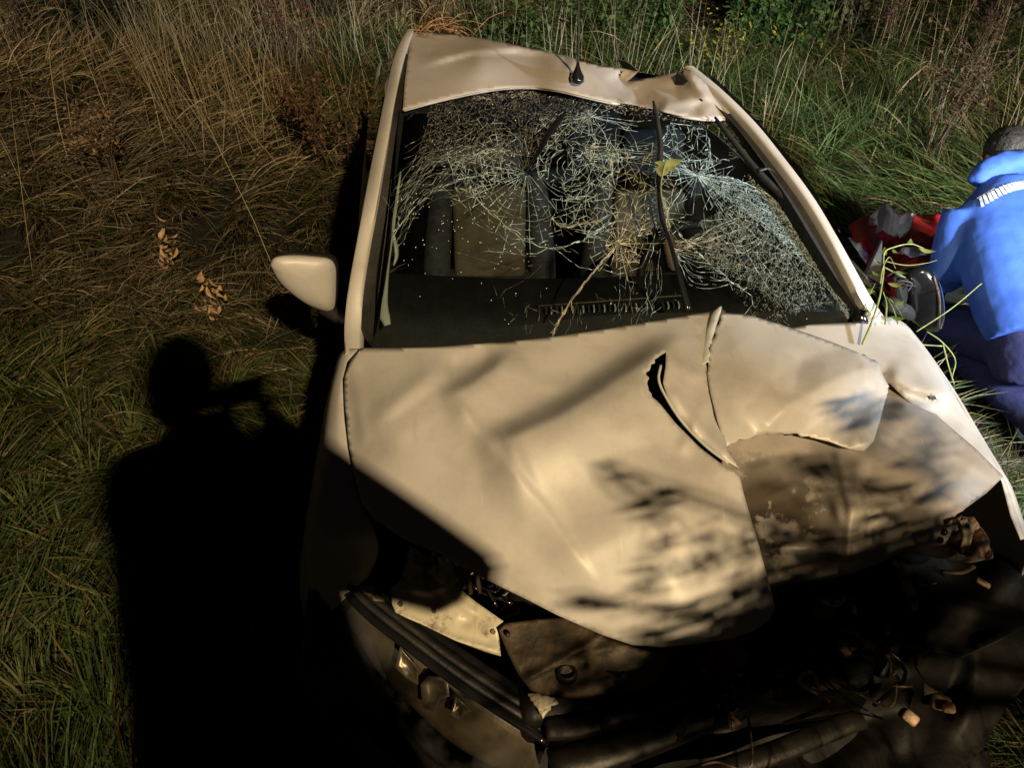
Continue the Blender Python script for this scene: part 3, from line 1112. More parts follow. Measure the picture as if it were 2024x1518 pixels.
for c_, r_ in (((1215, 300), 60), ((1300, 420), 55), ((1150, 400), 50), ((985, 300), 60), ((1460, 430), 70), ((1555, 500), 60)):
    cr.fan(c_, 0, 360, 13, 3, r_ * 1.4, w1 * .9, (.42, .48, .42), .03)
    cr.rings(c_, 0, 360, [r_ * k for k in (.2, .38, .58, .8, 1.0)], 13, w1 * .85, (.38, .44, .38), .15)
# left fan of long lines converging down-left
for i in range(30):
    s0 = (rng.uniform(768, 790), rng.uniform(360, 500)); e0 = (rng.uniform(880, 1000), rng.uniform(250, 400))
    m0 = ((s0[0] + e0[0]) / 2 - 12, (s0[1] + e0[1]) / 2 - 22)
    cr.curve([s0, m0, e0], w1 * .8, tuple(np.array(YEL) * rng.uniform(.35, .9)), .03)
cr.curve([(775, 470), (800, 430), (850, 385), (910, 355), (960, 345)], w1 * 1.6, YEL, .1, 1)
cr.mesh([(880, 300), (1000, 290), (1030, 360), (940, 400), (900, 380)], 130, w1 * .9, YEL, .8, 26)
# web around (1040, 340)
C1 = (1042, 342)
cr.fan(C1, 55, 200, 15, 6, 175, w1 * 1.2, YEL, .05)
cr.rings(C1, 60, 200, [24, 36, 48, 58, 68, 78, 87, 96, 106, 117, 129, 141], 13, w1 * .9, YEL, .12)
cr.rings(C1, 190, 330, [25, 40, 55, 70, 85, 100, 120, 140], 12, w1 * .8, DIM, .15)
cr.fan(C1, 200, 330, 14, 10, 170, w1 * .9, DIM, .05)
cr.curve([(925, 350), (940, 390), (985, 435), (1040, 475), (1090, 492), (1140, 480), (1185, 455), (1205, 440)], w1 * 1.9, YEL, .2, 1)
cr.curve([(1090, 430), (1110, 450), (1150, 445), (1190, 432)], w1 * 1.3, (.46, .44, .34), .25, 2)
# middle tangle: connected polygons
cr.mesh([(1060, 230), (1160, 215), (1200, 260), (1240, 330), (1200, 400), (1100, 400), (1050, 330)], 190, w1, YEL, .8, 34)
cr.mesh([(1060, 390), (1200, 380), (1240, 430), (1200, 470), (1100, 450)], 45, w1, YEL, .75, 50)
cr.mesh([(1150, 290), (1290, 270), (1340, 330), (1330, 470), (1250, 470), (1190, 400)], 130, w1, (.50, .48, .34), .8, 44)
cr.rings((1130, 330), 0, 360, [18, 30, 42, 54, 66], 16, w1, YEL, .1, .9)
for i in range(12):
    y0 = rng.uniform(275, 320)
    cr.curve([(1150, y0), (1215, y0 + rng.uniform(-6, 14)), (1290, y0 + rng.uniform(-4, 18))], w1 * .9, YEL, .03)
for i in range(5):
    cr.curve([(rng.uniform(1080, 1160), 236 + 3 * i), (1165, 232), (rng.uniform(1230, 1290), 240 + 5 * i)], w1 * 1.2, COOL_LIT, .05)
cr.fan((1165, 232), 0, 360, 16, 4, 50, w1, COOL_LIT, .05)
cr.rings((1165, 232), 0, 360, [14, 26, 38], 12, w1 * .8, COOL_LIT, .2)
# star at (1222, 482) with stem
C2 = (1222, 482)
cr.fan(C2, 0, 360, 24, 3, 100, w1 * 1.1, (.55, .50, .34), .08)
cr.rings(C2, 0, 360, [12, 22, 34, 48, 62], 16, w1, YEL, .2)
cr.mesh([(1190, 450), (1260, 450), (1265, 520), (1200, 520)], 40, w1, (.55, .48, .32), .8, 26)
cr.curve([(1215, 492), (1180, 530), (1140, 580), (1108, 630), (1094, 660)], w1 * 2.2, (.34, .32, .26), .08, 5)
cr.curve([(1210, 480), (1175, 470), (1150, 455)], w1 * 1.5, YEL, .1, 1)
cr.curve([(1060, 505), (1020, 500), (985, 498), (950, 498)], w1 * 1.2, (.5, .45, .35), .1)
cr.curve([(1090, 490), (1070, 500), (1040, 502)], w1 * 1.2, YEL, .1)
cr.curve([(1095, 490), (1120, 510), (1150, 528), (1180, 535)], w1 * 1.2, YEL, .05)
cr.curve([(900, 498), (960, 515), (1010, 530), (1070, 522)], w1 * .9, BRN, .03)
cr.curve([(1070, 525), (1040, 550), (1000, 575), (985, 590)], w1 * .8, DIM, .03)
for i in range(8):
    x0 = rng.uniform(1225, 1320); cr.curve([(x0, rng.uniform(480, 540)), (x0 + rng.uniform(-20, 10), 580), (x0 + rng.uniform(-50, 0), rng.uniform(620, 650))], w1 * .8, tuple(np.array(YEL) * .6), .08)
cr.curve([(1290, 620), (1275, 560), (1290, 500), (1300, 420)], w1 * 1.2, YEL, .15)
# star at (1378, 347)
C3 = (1378, 347)
cr.fan(C3, -60, 260, 22, 3, 80, w1 * 1.0, COOL_LIT, .06)
cr.rings(C3, -60, 260, [12, 24, 38, 54], 14, w1 * .8, COOL_LIT, .3)
cr.fan(C3, 12, 62, 14, 6, 330, w1 * 1.1, COOL_LIT, .06)
cr.fan(C3, 180, 215, 12, 6, 130, w1, COOL_LIT, .05)
cr.curve([(1300, 312), (1340, 335), (1378, 347), (1395, 340), (1405, 315), (1400, 285)], w1 * 1.8, COOL_LIT, .1, 1)
cr.curve([(1310, 318), (1390, 318), (1440, 318)], w1 * 1.2, COOL_LIT, .1, 1)
cr.curve([(1378, 347), (1440, 352), (1500, 375), (1560, 415), (1620, 480), (1670, 560)], w1 * 1.6, COOL_LIT, .2, 2)
cr.curve([(1370, 352), (1345, 380), (1325, 410), (1315, 450)], w1 * 1.5, YEL, .15, 1)
cr.curve([(1312, 390), (1322, 430), (1350, 470), (1400, 520), (1450, 560), (1485, 585)], w1 * 1.5, YEL, .1, 1)
cr.curve([(1485, 585), (1488, 600), (1470, 625), (1468, 640)], w1 * 1.4, YEL, .1)
# right field: very fine feathered crazing, cool light put into the first tints
band1 = [(1378, 340), (1450, 352), (1540, 400), (1600, 460), (1660, 540), (1700, 620), (1680, 640), (1600, 520), (1500, 440), (1420, 385)]
cr.strokes(band1, 2600, 35, 40, 2, 8, w1 * .9, (.28, .38, .40))
cr.mesh(band1, 420, w1 * .7, (.30, .40, .42), .7, 22)
rim = [(1470, 300), (1545, 330), (1560, 400), (1620, 470), (1670, 540), (1695, 600), (1640, 520), (1560, 440), (1480, 360)]
cr.strokes(rim, 1300, 65, 50, 2, 6, w1, (.34, .32, .29))
f1 = [(1380, 440), (1450, 400), (1540, 430), (1600, 500), (1640, 600), (1560, 620), (1480, 560), (1400, 520)]
cr.strokes(f1, 2600, lambda q: math.radians(92 + (q[0] - 1500) * -.12), 45, 2, 9, w1 * .85, (.19, .22, .18))
cr.mesh(f1, 420, w1 * .7, (.16, .19, .16), .6, 24)
f2 = [(1340, 500), (1420, 470), (1520, 540), (1560, 640), (1500, 640), (1440, 560)]
cr.strokes(f2, 420, 100, 40, 3, 9, w1 * .8, (.20, .20, .15))
for i in range(16):
    a = math.radians(rng.uniform(-32, 12)); L = rng.uniform(80, 170)
    s0 = np.array([1335, rng.uniform(475, 500)])
    e0 = s0 + L * np.array([math.cos(a), math.sin(a)])
    cr.curve([s0, (s0 + e0) / 2 + [0, 6], e0], w1 * .9, (.38, .36, .27), .08)
for i in range(9):
    y0 = 505 + 8 * i; cr.curve([(1330, 492), (1370, y0 - 4), (1440, y0 + rng.uniform(-4, 8))], w1 * .9, YEL, .03)
cr.mesh([(1300, 235), (1400, 250), (1410, 340), (1340, 330), (1300, 290)], 80, w1, COOL_LIT, .7, 30)
cr.strokes([(1420, 250), (1490, 262), (1520, 310), (1440, 320)], 130, 5, 10, 8, 26, w1 * .7, DIM)
cr.curve([(1430, 316), (1480, 312), (1525, 300)], w1, COOL_LIT, .05)
# loose glints, painted as tiny near-white flecks
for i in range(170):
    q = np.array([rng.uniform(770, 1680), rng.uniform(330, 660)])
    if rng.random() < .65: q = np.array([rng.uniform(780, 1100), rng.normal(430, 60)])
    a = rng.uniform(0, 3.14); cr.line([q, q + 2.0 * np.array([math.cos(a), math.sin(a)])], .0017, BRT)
for i in range(50):
    q = np.array([rng.uniform(950, 1600), rng.uniform(560, 655)])
    a = rng.normal(1.6, .7); L = rng.uniform(10, 30)
    cr.wobble(q, q + L * np.array([math.cos(a), math.sin(a)]), w1 * .7, DIM)
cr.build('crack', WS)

# tear in the glass: curled black strip
tp = np.concatenate([wpos([p[0]], [p[1]], .012) for p in [(1118, 226), (1098, 250), (1080, 275), (1065, 305), (1052, 325), (1040, 343)]])
mb = MB(); mb.tube(smooth_curve(tp, 14), np.interp(np.linspace(0, 1, 14), [0, .2, .6, 1], [.006, .016, .009, .003]), 8, flat=.3)
mb.build('torn_glass_edge', M_gloss, WS)

# -------- roof
zr0 = tps([(795, 215, 1.36), (850, 200, 1.365), (960, 178, 1.37), (1060, 174, 1.37), (1180, 195, 1.36), (1300, 218, 1.345), (1470, 240, 1.318),
           (800, 150, 1.385), (808, 62, 1.40), (930, 72, 1.40), (1060, 98, 1.405), (1190, 130, 1.39), (950, 120, 1.415), (1100, 140, 1.405),
           (1250, 160, 1.345), (1300, 150, 1.36), (1365, 138, 1.412), (1420, 185, 1.365), (1340, 190, 1.36)])


def zroof(x, y):
    z = zr0(x, y)
    z = z + ridge([(820, 130), (930, 100), (1020, 95), (1100, 108)], .010, 6, 22, x, y)
    z = z + crease([(1120, 112), (1180, 150), (1250, 210)], .008, 50, 30, x, y, .1)
    z = z - crease([(1222, 140), (1235, 172), (1310, 218)], .016, 40, 26, x, y, .1)
    z = z + crease([(1235, 170), (1300, 148), (1350, 140)], .008, 30, 14, x, y, .15)
    z = z - crease([(1330, 150), (1340, 195), (1390, 228)], .010, 40, 40, x, y, .2)
    z = z + crease([(1350, 140), (1400, 190), (1460, 234)], .008, 20, 20, x, y, .15)
    z = z + crease([(1290, 213), (1350, 200), (1410, 190)], .005, 14, 18, x, y, .2)
    # rolled front edge
    return z


roof_poly = ([(796, 216), (850, 201), (900, 189), (960, 177), (1010, 171), (1060, 171), (1110, 178), (1160, 190), (1220, 203), (1290, 214), (1350, 228), (1400, 234), (1440, 233), (1472, 239)] +
             [(1450, 212), (1425, 188), (1400, 165), (1380, 148), (1362, 137)] +
             jag([(1362, 137), (1345, 139), (1310, 147), (1262, 155), (1238, 160)], 2.5, 9, rng) +
             [(1262, 140), (1228, 134), (1196, 130), (1130, 113), (1060, 96), (980, 79), (900, 66), (830, 59), (812, 62), (808, 100), (800, 160)])
W_, f_ = tri_panel(roof_poly, zroof, 6)
ROOF = mesh_obj('roof', W_, f_, M_roof, CAR, thick=.004, label='roof panel crumpled and pushed down at its right front corner')
# front edge lip of the roof
lip = np.array([P(x, y, float(zroof(np.array([x]), np.array([y]))[0]) - .004) for x, y in [(798, 217), (850, 203), (900, 191), (960, 179), (1010, 173), (1060, 173), (1110, 180), (1160, 192), (1220, 205), (1290, 216), (1350, 230), (1400, 236), (1440, 235), (1470, 240)]])
mb = MB(); mb.tube(smooth_curve(lip, 50), .006, 8, flat=.8); mb.build('roof_lip', M_paint, ROOF)

# aerial
AER = MB(); b0 = P(1141, 158, 1.40)
sec = []
for t, wx, wy in ((0, .022, .034), (.25, .020, .030), (.55, .011, .018), (.8, .006, .009), (1, .004, .005)):
    sec.append([b0 + np.array([wx * math.cos(a), wy * math.sin(a) + .012 * t, t * .05]) for a in np.linspace(0, 2 * math.pi, 15)[:-1]])
AER.loft(sec, True, True)
AERO = AER.build('aerial', M_gloss, CAR)
mt = np.array([b0 + [0, .012, .045], b0 + [0, .045, .12], b0 + [-.005, .12, .30], b0 + [-.012, .20, .50]])
mb = MB(); mb.tube(smooth_curve(mt, 12), np.linspace(.0042, .0016, 12), 8); mb.build('aerial_mast', M_rubber, AERO)

# -------- pillars and roof rails: lofted bars following the photo
def bar(name, left, right, zs, mat, depth=.05, parent=CAR, n=40, label=None, crown=.006):
    """left / right: pixel polylines of the visible faces, with heights"""
    Lw = smooth_curve([P(x, y, z) for (x, y), z in zip(left, zs)], n); Rw = smooth_curve([P(x, y, z) for (x, y), z in zip(right, zs)], n)
    secs = []
    for a, b in zip(Lw, Rw):
        m = (a + b) / 2 + np.array([0, -.3, .9]) * crown
        dn = np.array([0, .3, -.9]) * depth
        secs.append([a, a * .75 + m * .25 + (m - (a + b) / 2) * .6, m, b * .75 + m * .25 + (m - (a + b) / 2) * .6, b, b + dn, a + dn])
    mb = MB(); mb.loft(secs, True, True)
    o = mb.build(name, mat, parent, label=label)
    recalc(o); autosmooth(o, 50)
    return o


PL = bar('roof_rail', [(682, 700), (681, 640), (690, 560), (708, 460), (728, 350), (748, 250), (762, 180), (776, 120), (792, 80), (806, 58)],
         [(712, 692), (714, 640), (718, 560), (734, 460), (750, 370), (768, 270), (779, 205), (790, 150), (800, 110), (818, 60)],
         [.935, .955, 1.03, 1.11, 1.20, 1.29, 1.345, 1.385, 1.395, 1.40], M_paint, label='left windscreen pillar and roof rail, pale silver')
bar('window_seal', [(714, 650), (720, 560), (736, 460), (752, 370), (770, 270), (781, 205), (792, 150), (802, 105)],
    [(742, 685), (742, 560), (756, 460), (774, 370), (786, 270), (795, 212), (799, 152), (808, 106)],
    [.95, 1.02, 1.10, 1.19, 1.285, 1.345, 1.382, 1.392], M_rubber, depth=.04, crown=.0)
PR = bar('roof_rail', [(1352, 132), (1408, 178), (1470, 240), (1528, 310), (1588, 390), (1636, 470), (1676, 545), (1706, 600), (1732, 640)],
         [(1372, 132), (1430, 180), (1494, 243), (1550, 312), (1608, 390), (1656, 470), (1695, 540), (1722, 588), (1752, 632)],
         [1.40, 1.38, 1.335, 1.28, 1.215, 1.145, 1.075, 1.02, .965], M_paint, depth=.05, label='right windscreen pillar curving down to the mirror')
bar('window_seal', [(1338, 142), (1388, 182), (1450, 244), (1502, 312), (1556, 390), (1604, 470), (1650, 545), (1690, 605)],
    [(1353, 135), (1408, 180), (1470, 242), (1528, 311), (1588, 391), (1636, 471), (1677, 546), (1712, 615)],
    [1.408, 1.375, 1.325, 1.27, 1.205, 1.135, 1.065, 1.0], M_rubber, depth=.05, crown=-.004)

# -------- bonnet, main sheet
zh0 = tps([(712, 688, .962), (680, 760, .915), (683, 850, .875), (700, 960, .835), (720, 1005, .82), (740, 800, .945), (760, 920, .90),
           (900, 683, .978), (1100, 664, .985), (1300, 632, 1.0), (1422, 612, 1.022), (900, 790, .968), (1100, 800, .975), (1250, 780, .985),
           (1380, 760, .985), (850, 950, .915), (1000, 1000, .915), (1200, 950, .95), (1350, 950, .962), (1440, 925, .955), (880, 1095, .835),
           (1000, 1165, .81), (1100, 1215, .79), (1240, 1272, .765), (1400, 1272, .765), (1500, 1238, .765), (1100, 1100, .875), (1300, 1100, .90),
           (1430, 1080, .888), (1500, 1080, .85), (1480, 1000, .90), (1350, 1200, .832), (1530, 1200, .77), (1320, 820, .985), (1410, 830, .965)])


def zhood(x, y):
    z = zh0(x, y)
    z = z + ridge([(930, 880), (1010, 868), (1100, 830), (1200, 768), (1300, 705), (1370, 660)], .055, 120, 24, x, y, .22)
    z = z - ridge([(1000, 800), (1100, 770), (1220, 690), (1300, 650)], .022, 50, 60, x, y, .3)
    z = z + ridge([(860, 790), (920, 770), (985, 725), (1030, 690)], .030, 60, 16, x, y, .3)
    z = z - ridge([(870, 735), (930, 720), (985, 688)], .016, 24, 30, x, y, .3)
    z = z + ridge([(720, 870), (800, 790), (880, 715)], .014, 55, 26, x, y, .3)
    z = z + ridge([(860, 745), (960, 865), (1080, 1010), (1190, 1170)], .006, 44, 8, x, y, .2)
    z = z + ridge([(693, 700), (708, 790), (722, 880)], .004, 10, 16, x, y, .1)
    z = z + ridge([(1400, 960), (1440, 1020), (1475, 1090)], .005, 14, 24, x, y, .3)
    z = z + ridge([(1320, 760), (1345, 800), (1380, 845), (1450, 915)], .010, 8, 13, x, y, .15)
    z = z + ridge([(1290, 700), (1350, 740), (1395, 760)], .004, 18, 18, x, y, .3)
    z = z + ridge([(1345, 900), (1400, 780)], .003, 14, 14, x, y, .3)
    z = z + ridge([(1080, 1130), (1250, 1040), (1420, 1020)], .004, 30, 50, x, y, .3)
    z = z + crease([(1300, 690), (1345, 722), (1396, 748)], .007, 22, 22, x, y, .2)
    z = z + crease([(1340, 910), (1372, 850), (1400, 775)], .006, 26, 22, x, y, .2)
    z = z + crease([(905, 792), (950, 862), (985, 910)], .006, 40, 22, x, y, .2)
    z = z - crease([(745, 850), (820, 800), (890, 745)], .007, 40, 26, x, y, .2)
    z = z + crease([(1005, 700), (1060, 760), (1150, 770)], .005, 30, 30, x, y, .2)
    z = z - crease([(1190, 900), (1300, 880), (1420, 930)], .005, 60, 40, x, y, .25)
    z = z + crease([(1240, 1000), (1340, 1030), (1430, 1130)], .006, 50, 50, x, y, .25)
    z = z + .0012 * np.sin(x / 41. + y / 67.) + .001 * np.sin(x / 23. - y / 31.)
    return z


hood_poly = ([(712, 688), (800, 687), (900, 683), (1000, 675), (1100, 664), (1200, 650), (1300, 632), (1380, 619), (1422, 612)] +
             jag([(1422, 612), (1412, 650), (1400, 690), (1396, 720), (1400, 760), (1412, 800), (1428, 855), (1440, 890), (1462, 926)], 2.2, 8, rng) +
             [(1430, 908), (1395, 880), (1350, 834), (1320, 788), (1311, 756), (1316, 724)] +
             jag([(1318, 698), (1298, 704), (1279, 735), (1282, 765), (1296, 790)], 4.5, 6, rng) +
             [(1306, 800), (1335, 836), (1385, 886), (1430, 920), (1462, 938), (1470, 975), (1483, 1020), (1500, 1078), (1514, 1130), (1526, 1175), (1532, 1205), (1522, 1226), (1490, 1248), (1440, 1264),
              (1380, 1273), (1310, 1280), (1250, 1276), (1190, 1256), (1100, 1216), (1030, 1180), (960, 1146), (880, 1100), (800, 1068), (742, 1028), (715, 994), (700, 940), (688, 880), (680, 800), (678, 750), (688, 715)])
W_, f_ = tri_panel(hood_poly, zhood, 8)
HOOD = mesh_obj('bonnet', W_, f_, M_paint, CAR, thick=.0035, label='buckled and torn bonnet, pale silver')
# rolled hem seen along the tear
hem = [(1306, 722), (1302, 752), (1318, 788), (1350, 836), (1395, 882), (1440, 916)]
mb = MB(); mb.tube(smooth_curve([P(x, y, float(zhood(np.array([x]), np.array([y]))[0]) + .001) for x, y in hem], 30), .0036, 6)
mb.build('tear_edge', M_trim, HOOD)

# upper right sheet folded over
zb0 = tps([(1430, 622, 1.015), (1540, 640, 1.0), (1650, 680, .985), (1735, 718, .965), (1400, 720, .99), (1430, 860, .955), (1540, 858, .925), (1640, 870, .915),
           (1700, 890, .90), (1720, 870, .90), (1756, 768, .925), (1560, 740, .995), (1650, 790, .965), (1480, 780, .985), (1700, 760, .965), (1735, 830, .905)])


def zflap(x, y):
    z = zb0(x, y) + .008
    z = z + crease([(1428, 640), (1490, 740), (1560, 830), (1580, 856)], .012, 70, 60, x, y)
    z = z + crease([(1735, 716), (1640, 755), (1560, 800), (1500, 862)], .014, 60, 60, x, y, .1)
    z = z + crease([(1735, 716), (1728, 800), (1708, 892)], .014, 40, 70, x, y, .08)
    z = z - crease([(1590, 690), (1560, 800)], .008, 50, 50, x, y)
    z = z - crease([(1650, 870), (1700, 820), (1756, 768)], .008, 30, 40, x, y)
    return z


flap_poly = ([(1428, 618), (1480, 622), (1540, 640), (1600, 660), (1650, 678), (1700, 698)] + jag([(1700, 698), (1735, 716)], 2, 7, rng) + [(1745, 740), (1758, 765)] + jag([(1758, 765), (1750, 790)], 2, 5, rng) +
             [(1740, 830), (1727, 872), (1708, 892), (1680, 888), (1640, 873), (1600, 864)] + jag([(1600, 864), (1560, 856), (1500, 860), (1462, 868), (1436, 884)], 3, 8, rng) +
             [(1418, 830), (1405, 780), (1398, 740), (1402, 700)] + jag([(1402, 700), (1410, 665), (1424, 626)], 4, 5, rng))
W_, f_ = tri_panel(flap_poly, zflap, 7)
mesh_obj('torn_bonnet_flap', W_, f_, M_paint, CAR, thick=.003, label='torn bonnet sheet curled up at the right of the tear')
# dark folded strip between the sheets
mb = MB()
fold = [(1426, 612, 1.03), (1416, 640, 1.012), (1404, 680, .992), (1398, 720, .985), (1404, 770, .98)]
fw = smooth_curve([P(*p) for p in fold], 20)
mb.loft([fw + [-.004, 0, .006], fw + [.012, 0, -.004], fw + [.022, .002, -.05]])
mb.build('torn_edge', M_bay, HOOD, thick=.002)
cl = smooth_curve([P(1420, 614, 1.022), P(1408, 650, 1.008), P(1397, 695, .992), (P(1394, 725, .988))], 16)
mb = MB(); mb.loft([cl + [-.020, 0, -.001], cl + [-.010, 0, .007], cl + np.stack([.004 + .003 * np.sin(np.arange(16) * 2.3), -.002 * np.ones(16), .017 + .004 * np.sin(np.arange(16) * 1.7)], -1), cl + [.009, 0, .010]]); mb.build('curled_lip', M_trim, HOOD, thick=.0015)

# lower right sheet
zd0 = tps([(1440, 880, .90), (1500, 870, .885), (1620, 870, .885), (1720, 800, .90), (1745, 725, .935), (1810, 790, .91), (1880, 850, .885), (1982, 940, .835), (1950, 975, .82), (1900, 1012, .80),
           (1930, 1110, .74), (1850, 1100, .755), (1785, 1090, .775), (1690, 1135, .76), (1600, 1150, .745), (1530, 1157, .74), (1500, 1060, .80), (1470, 960, .86), (1580, 1000, .825),
           (1700, 1000, .86), (1800, 950, .88), (1640, 930, .865), (1560, 920, .86), (1760, 1040, .825)])


def zlow(x, y):
    z = zd0(x, y)
    z = z + crease([(1700, 900), (1690, 1000), (1695, 1134)], .014, 60, 24, x, y, .1)
    z = z + crease([(1650, 880), (1680, 1000), (1672, 1134)], .006, 12, 12, x, y, .1)
    z = z + ridge([(1500, 990), (1570, 960), (1650, 990), (1672, 1060)], .007, 10, 8, x, y, .2)
    z = z + ridge([(1510, 1080), (1600, 1080), (1660, 1090)], .005, 9, 8, x, y, .2)
    z = z + crease([(1750, 760), (1850, 870), (1970, 950)], .012, 60, 40, x, y, .2)
    z = z + crease([(1700, 1040), (1800, 960), (1900, 930)], .010, 50, 50, x, y, .2)
    z = z - crease([(1740, 860), (1820, 900), (1880, 960)], .010, 50, 50, x, y, .2)
    z = z + crease([(1700, 1090), (1790, 1040), (1870, 1050), (1930, 1020)], .010, 30, 40, x, y, .2)
    z = z + .0010 * np.sin(x / 17. + y / 29.)
    return z


low_poly = ([(1440, 872), (1500, 855), (1640, 855), (1705, 800), (1735, 715), (1748, 722), (1800, 768), (1860, 828), (1930, 888), (1984, 942), (1950, 975), (1905, 1008)] +
            jag([(1905, 1008), (1880, 1030), (1900, 1060), (1950, 1095), (1955, 1106)], 5, 12, rng) + [(1920, 1113), (1880, 1108), (1820, 1097), (1788, 1089), (1740, 1113), (1690, 1134), (1620, 1148), (1560, 1152)] +
            jag([(1560, 1152), (1535, 1160), (1500, 1175), (1440, 1150), (1420, 1000), (1425, 920)], 2, 10, rng))
W_, f_ = tri_panel(low_poly, zlow, 7)
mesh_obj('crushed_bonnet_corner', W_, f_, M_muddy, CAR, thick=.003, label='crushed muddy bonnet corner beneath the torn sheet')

# rusty hinge bracket at the right front corner
W_, f_ = tri_panel(jag([(1872, 1040), (1900, 1018), (1925, 1022), (1940, 1045), (1955, 1060), (1962, 1100), (1940, 1108), (1900, 1092), (1880, 1070), (1872, 1040)], 4, 9, rng)[:-1],
                   lambda x, y: .80 - (y - 1040) * .0006 + .010 * np.sin(x / 7. + y / 13.) + .007 * np.sin(y / 6.), 4)
mesh_obj('corner_bracket', W_, f_, M_rust, CAR, thick=.003)
W_, f_ = tri_panel([(1898, 1030), (1912, 1026), (1922, 1060), (1914, 1088), (1900, 1084), (1906, 1058)], lambda x, y: .825 - (y - 1040) * .0006 + .004 * np.sin(x / 5.), 4)
mesh_obj('hinge_strap', W_, f_, M_primer, CAR, thick=.003)
for q in ((1866, 1052), (1884, 1032), (1858, 1068)):  # black discs standing in for the dark of open bolt holes
    mb = MB(); mb.tube([P(q[0], q[1], float(zlow(np.array([q[0]]), np.array([q[1]]))[0]) + .001), P(q[0], q[1], float(zlow(np.array([q[0]]), np.array([q[1]]))[0]) + .004)], .008, 12); mb.build('dark_hole_disc', M_gloss, CAR)

# -------- right wing (image right)
zf0 = tps([(1570, 642, .965), (1640, 638, .968), (1745, 624, .968), (1800, 650, .95), (1880, 765, .91), (1930, 850, .87), (1985, 945, .82), (1990, 990, .79), (1640, 690, .95), (1740, 740, .94), (1830, 820, .90), (1940, 920, .85),
           (1780, 700, .955), (1850, 780, .93)])


def zfen(x, y):
    return zf0(x, y) + ridge([(1745, 735), (1800, 765), (1890, 790)], .012, 10, 24, x, y, .2) + ridge([(1780, 680), (1850, 770), (1930, 880)], .006, 16, 16, x, y, .2) - .002


W_, f_ = tri_panel([(1560, 650), (1600, 641), (1680, 637), (1745, 624), (1768, 628), (1795, 645), (1830, 690), (1880, 765), (1930, 850), (1975, 925), (1990, 955), (2012, 1020), (2026, 1065), (2018, 1068), (1998, 1020), (1980, 950), (1900, 885), (1830, 825), (1760, 760), (1700, 730), (1640, 690)], zfen, 8)
mesh_obj('front_wing', W_, f_, M_paint, CAR, thick=.003, label='right front wing, scratched and glaring white')
edge = smooth_curve([P(x, y, float(zfen(np.array([x]), np.array([y]))[0])) for x, y in [(1768, 628), (1795, 645), (1830, 690), (1880, 765), (1930, 850), (1975, 925), (1990, 955), (2012, 1020), (2030, 1075)]], 30)
mb = MB(); mb.loft([edge + [0, 0, 0], edge + [.03, 0, -.03], edge + [.05, 0, -.15], edge + [.05, 0, -.32], edge + [.02, 0, -.55]])
mb.build('wing_side', M_paint, CAR, thick=.003)

# -------- left wing
secs = []
rows = [  # y, hood edge px, z top | outward points
    [(708, 688, .945), (688, 690, .94), (672, 700, .90), (662, 730, .74), (656, 770, .45)],
    [(680, 770, .90), (668, 772, .893), (652, 785, .85), (642, 810, .70), (636, 850, .40)],
    [(684, 860, .86), (664, 862, .852), (640, 880, .80), (628, 905, .66), (618, 945, .35)],
    [(704, 970, .82), (676, 972, .81), (622, 985, .76), (608, 1020, .60), (600, 1060, .30)],
    [(735, 1040, .79), (690, 1046, .78), (612, 1075, .70), (594, 1110, .52), (592, 1150, .28)],
    [(748, 1090, .74), (700, 1110, .72), (622, 1160, .62), (598, 1190, .46), (600, 1225, .26)],
    [(730, 1140, .68), (690, 1175, .66), (640, 1225, .56), (612, 1262, .40), (622, 1300, .24)]]
ctrl = np.array([[P(*q) for q in r] for r in rows])
dense = np.array([smooth_curve(ctrl[:, j], 36) for j in range(5)]).transpose(1, 0, 2)
dense = [smooth_curve(r, 14) for r in dense]
mb = MB(); mb.loft(dense); recalc(mb.build('front_wing', M_paint, CAR, thick=.003, label='left front wing lying in deep shadow'))

# -------- left side: door, window, rear quarter ; right side likewise
def side(xsgn, x0, yaw, name_lbl):
    """simple body side from the wing back, as sections along the car"""
    Y = np.array([1.62, 1.9, 2.4, 3.0, 3.4, 4.0, 4.6, 4.9])
    belt = np.array([.90, .92, .93, .92, .88, .82, .78, .72])
    X = x0 + yaw * (Y - 1.6)
    secs = []
    for y, b, x in zip(Y, belt, X):
        secs.append([[x - xsgn * .03, y, b], [x, y, b - .04], [x + xsgn * .035, y, .62], [x + xsgn * .03, y, .38], [x, y, .22]])
    secs = np.array(secs)
    dn = np.array([smooth_curve(secs[:, j], 40) for j in range(5)]).transpose(1, 0, 2)
    mb = MB(); mb.loft(dn)
    return recalc(mb.build('body_side', M_paint, CAR, thick=.004))


LX, LY = -.455, -.12
RX, RY = 1.13, -.13
side(-1, LX, LY, 'l'); side(1, RX, RY, 'r')
# side glazing left and right (from the roof rail down to the belt line)
railL = smooth_curve([P(700, 560, 1.02), P(716, 440, 1.11), P(738, 330, 1.21), P(756, 230, 1.295), P(774, 140, 1.36), P(802, 66, 1.375)], 30)
beltL = np.array([[np.interp(t, [0, 1], [-.44, -.68]), np.interp(t, [0, 1], [1.72, 3.6]), np.interp(t, [0, 1], [.93, .95])] for t in np.linspace(0, 1, 30)])
mb = MB(); mb.loft([railL + [-.01, 0, 0], beltL]); mb.build('side_window', M_sideglass, CAR)
railR = smooth_curve([P(1742, 610, .985), P(1702, 540, 1.06), P(1662, 470, 1.13), P(1612, 390, 1.20), P(1556, 312, 1.265), P(1436, 180, 1.375), P(1376, 132, 1.40)], 30)
beltR = np.array([[np.interp(t, [0, 1], [1.10, .86]), np.interp(t, [0, 1], [1.72, 3.7]), np.interp(t, [0, 1], [.93, .96])] for t in np.linspace(0, 1, 30)])
mb = MB(); mb.loft([railR + [.01, 0, 0], beltR]); mb.build('side_window', M_sideglass, CAR)
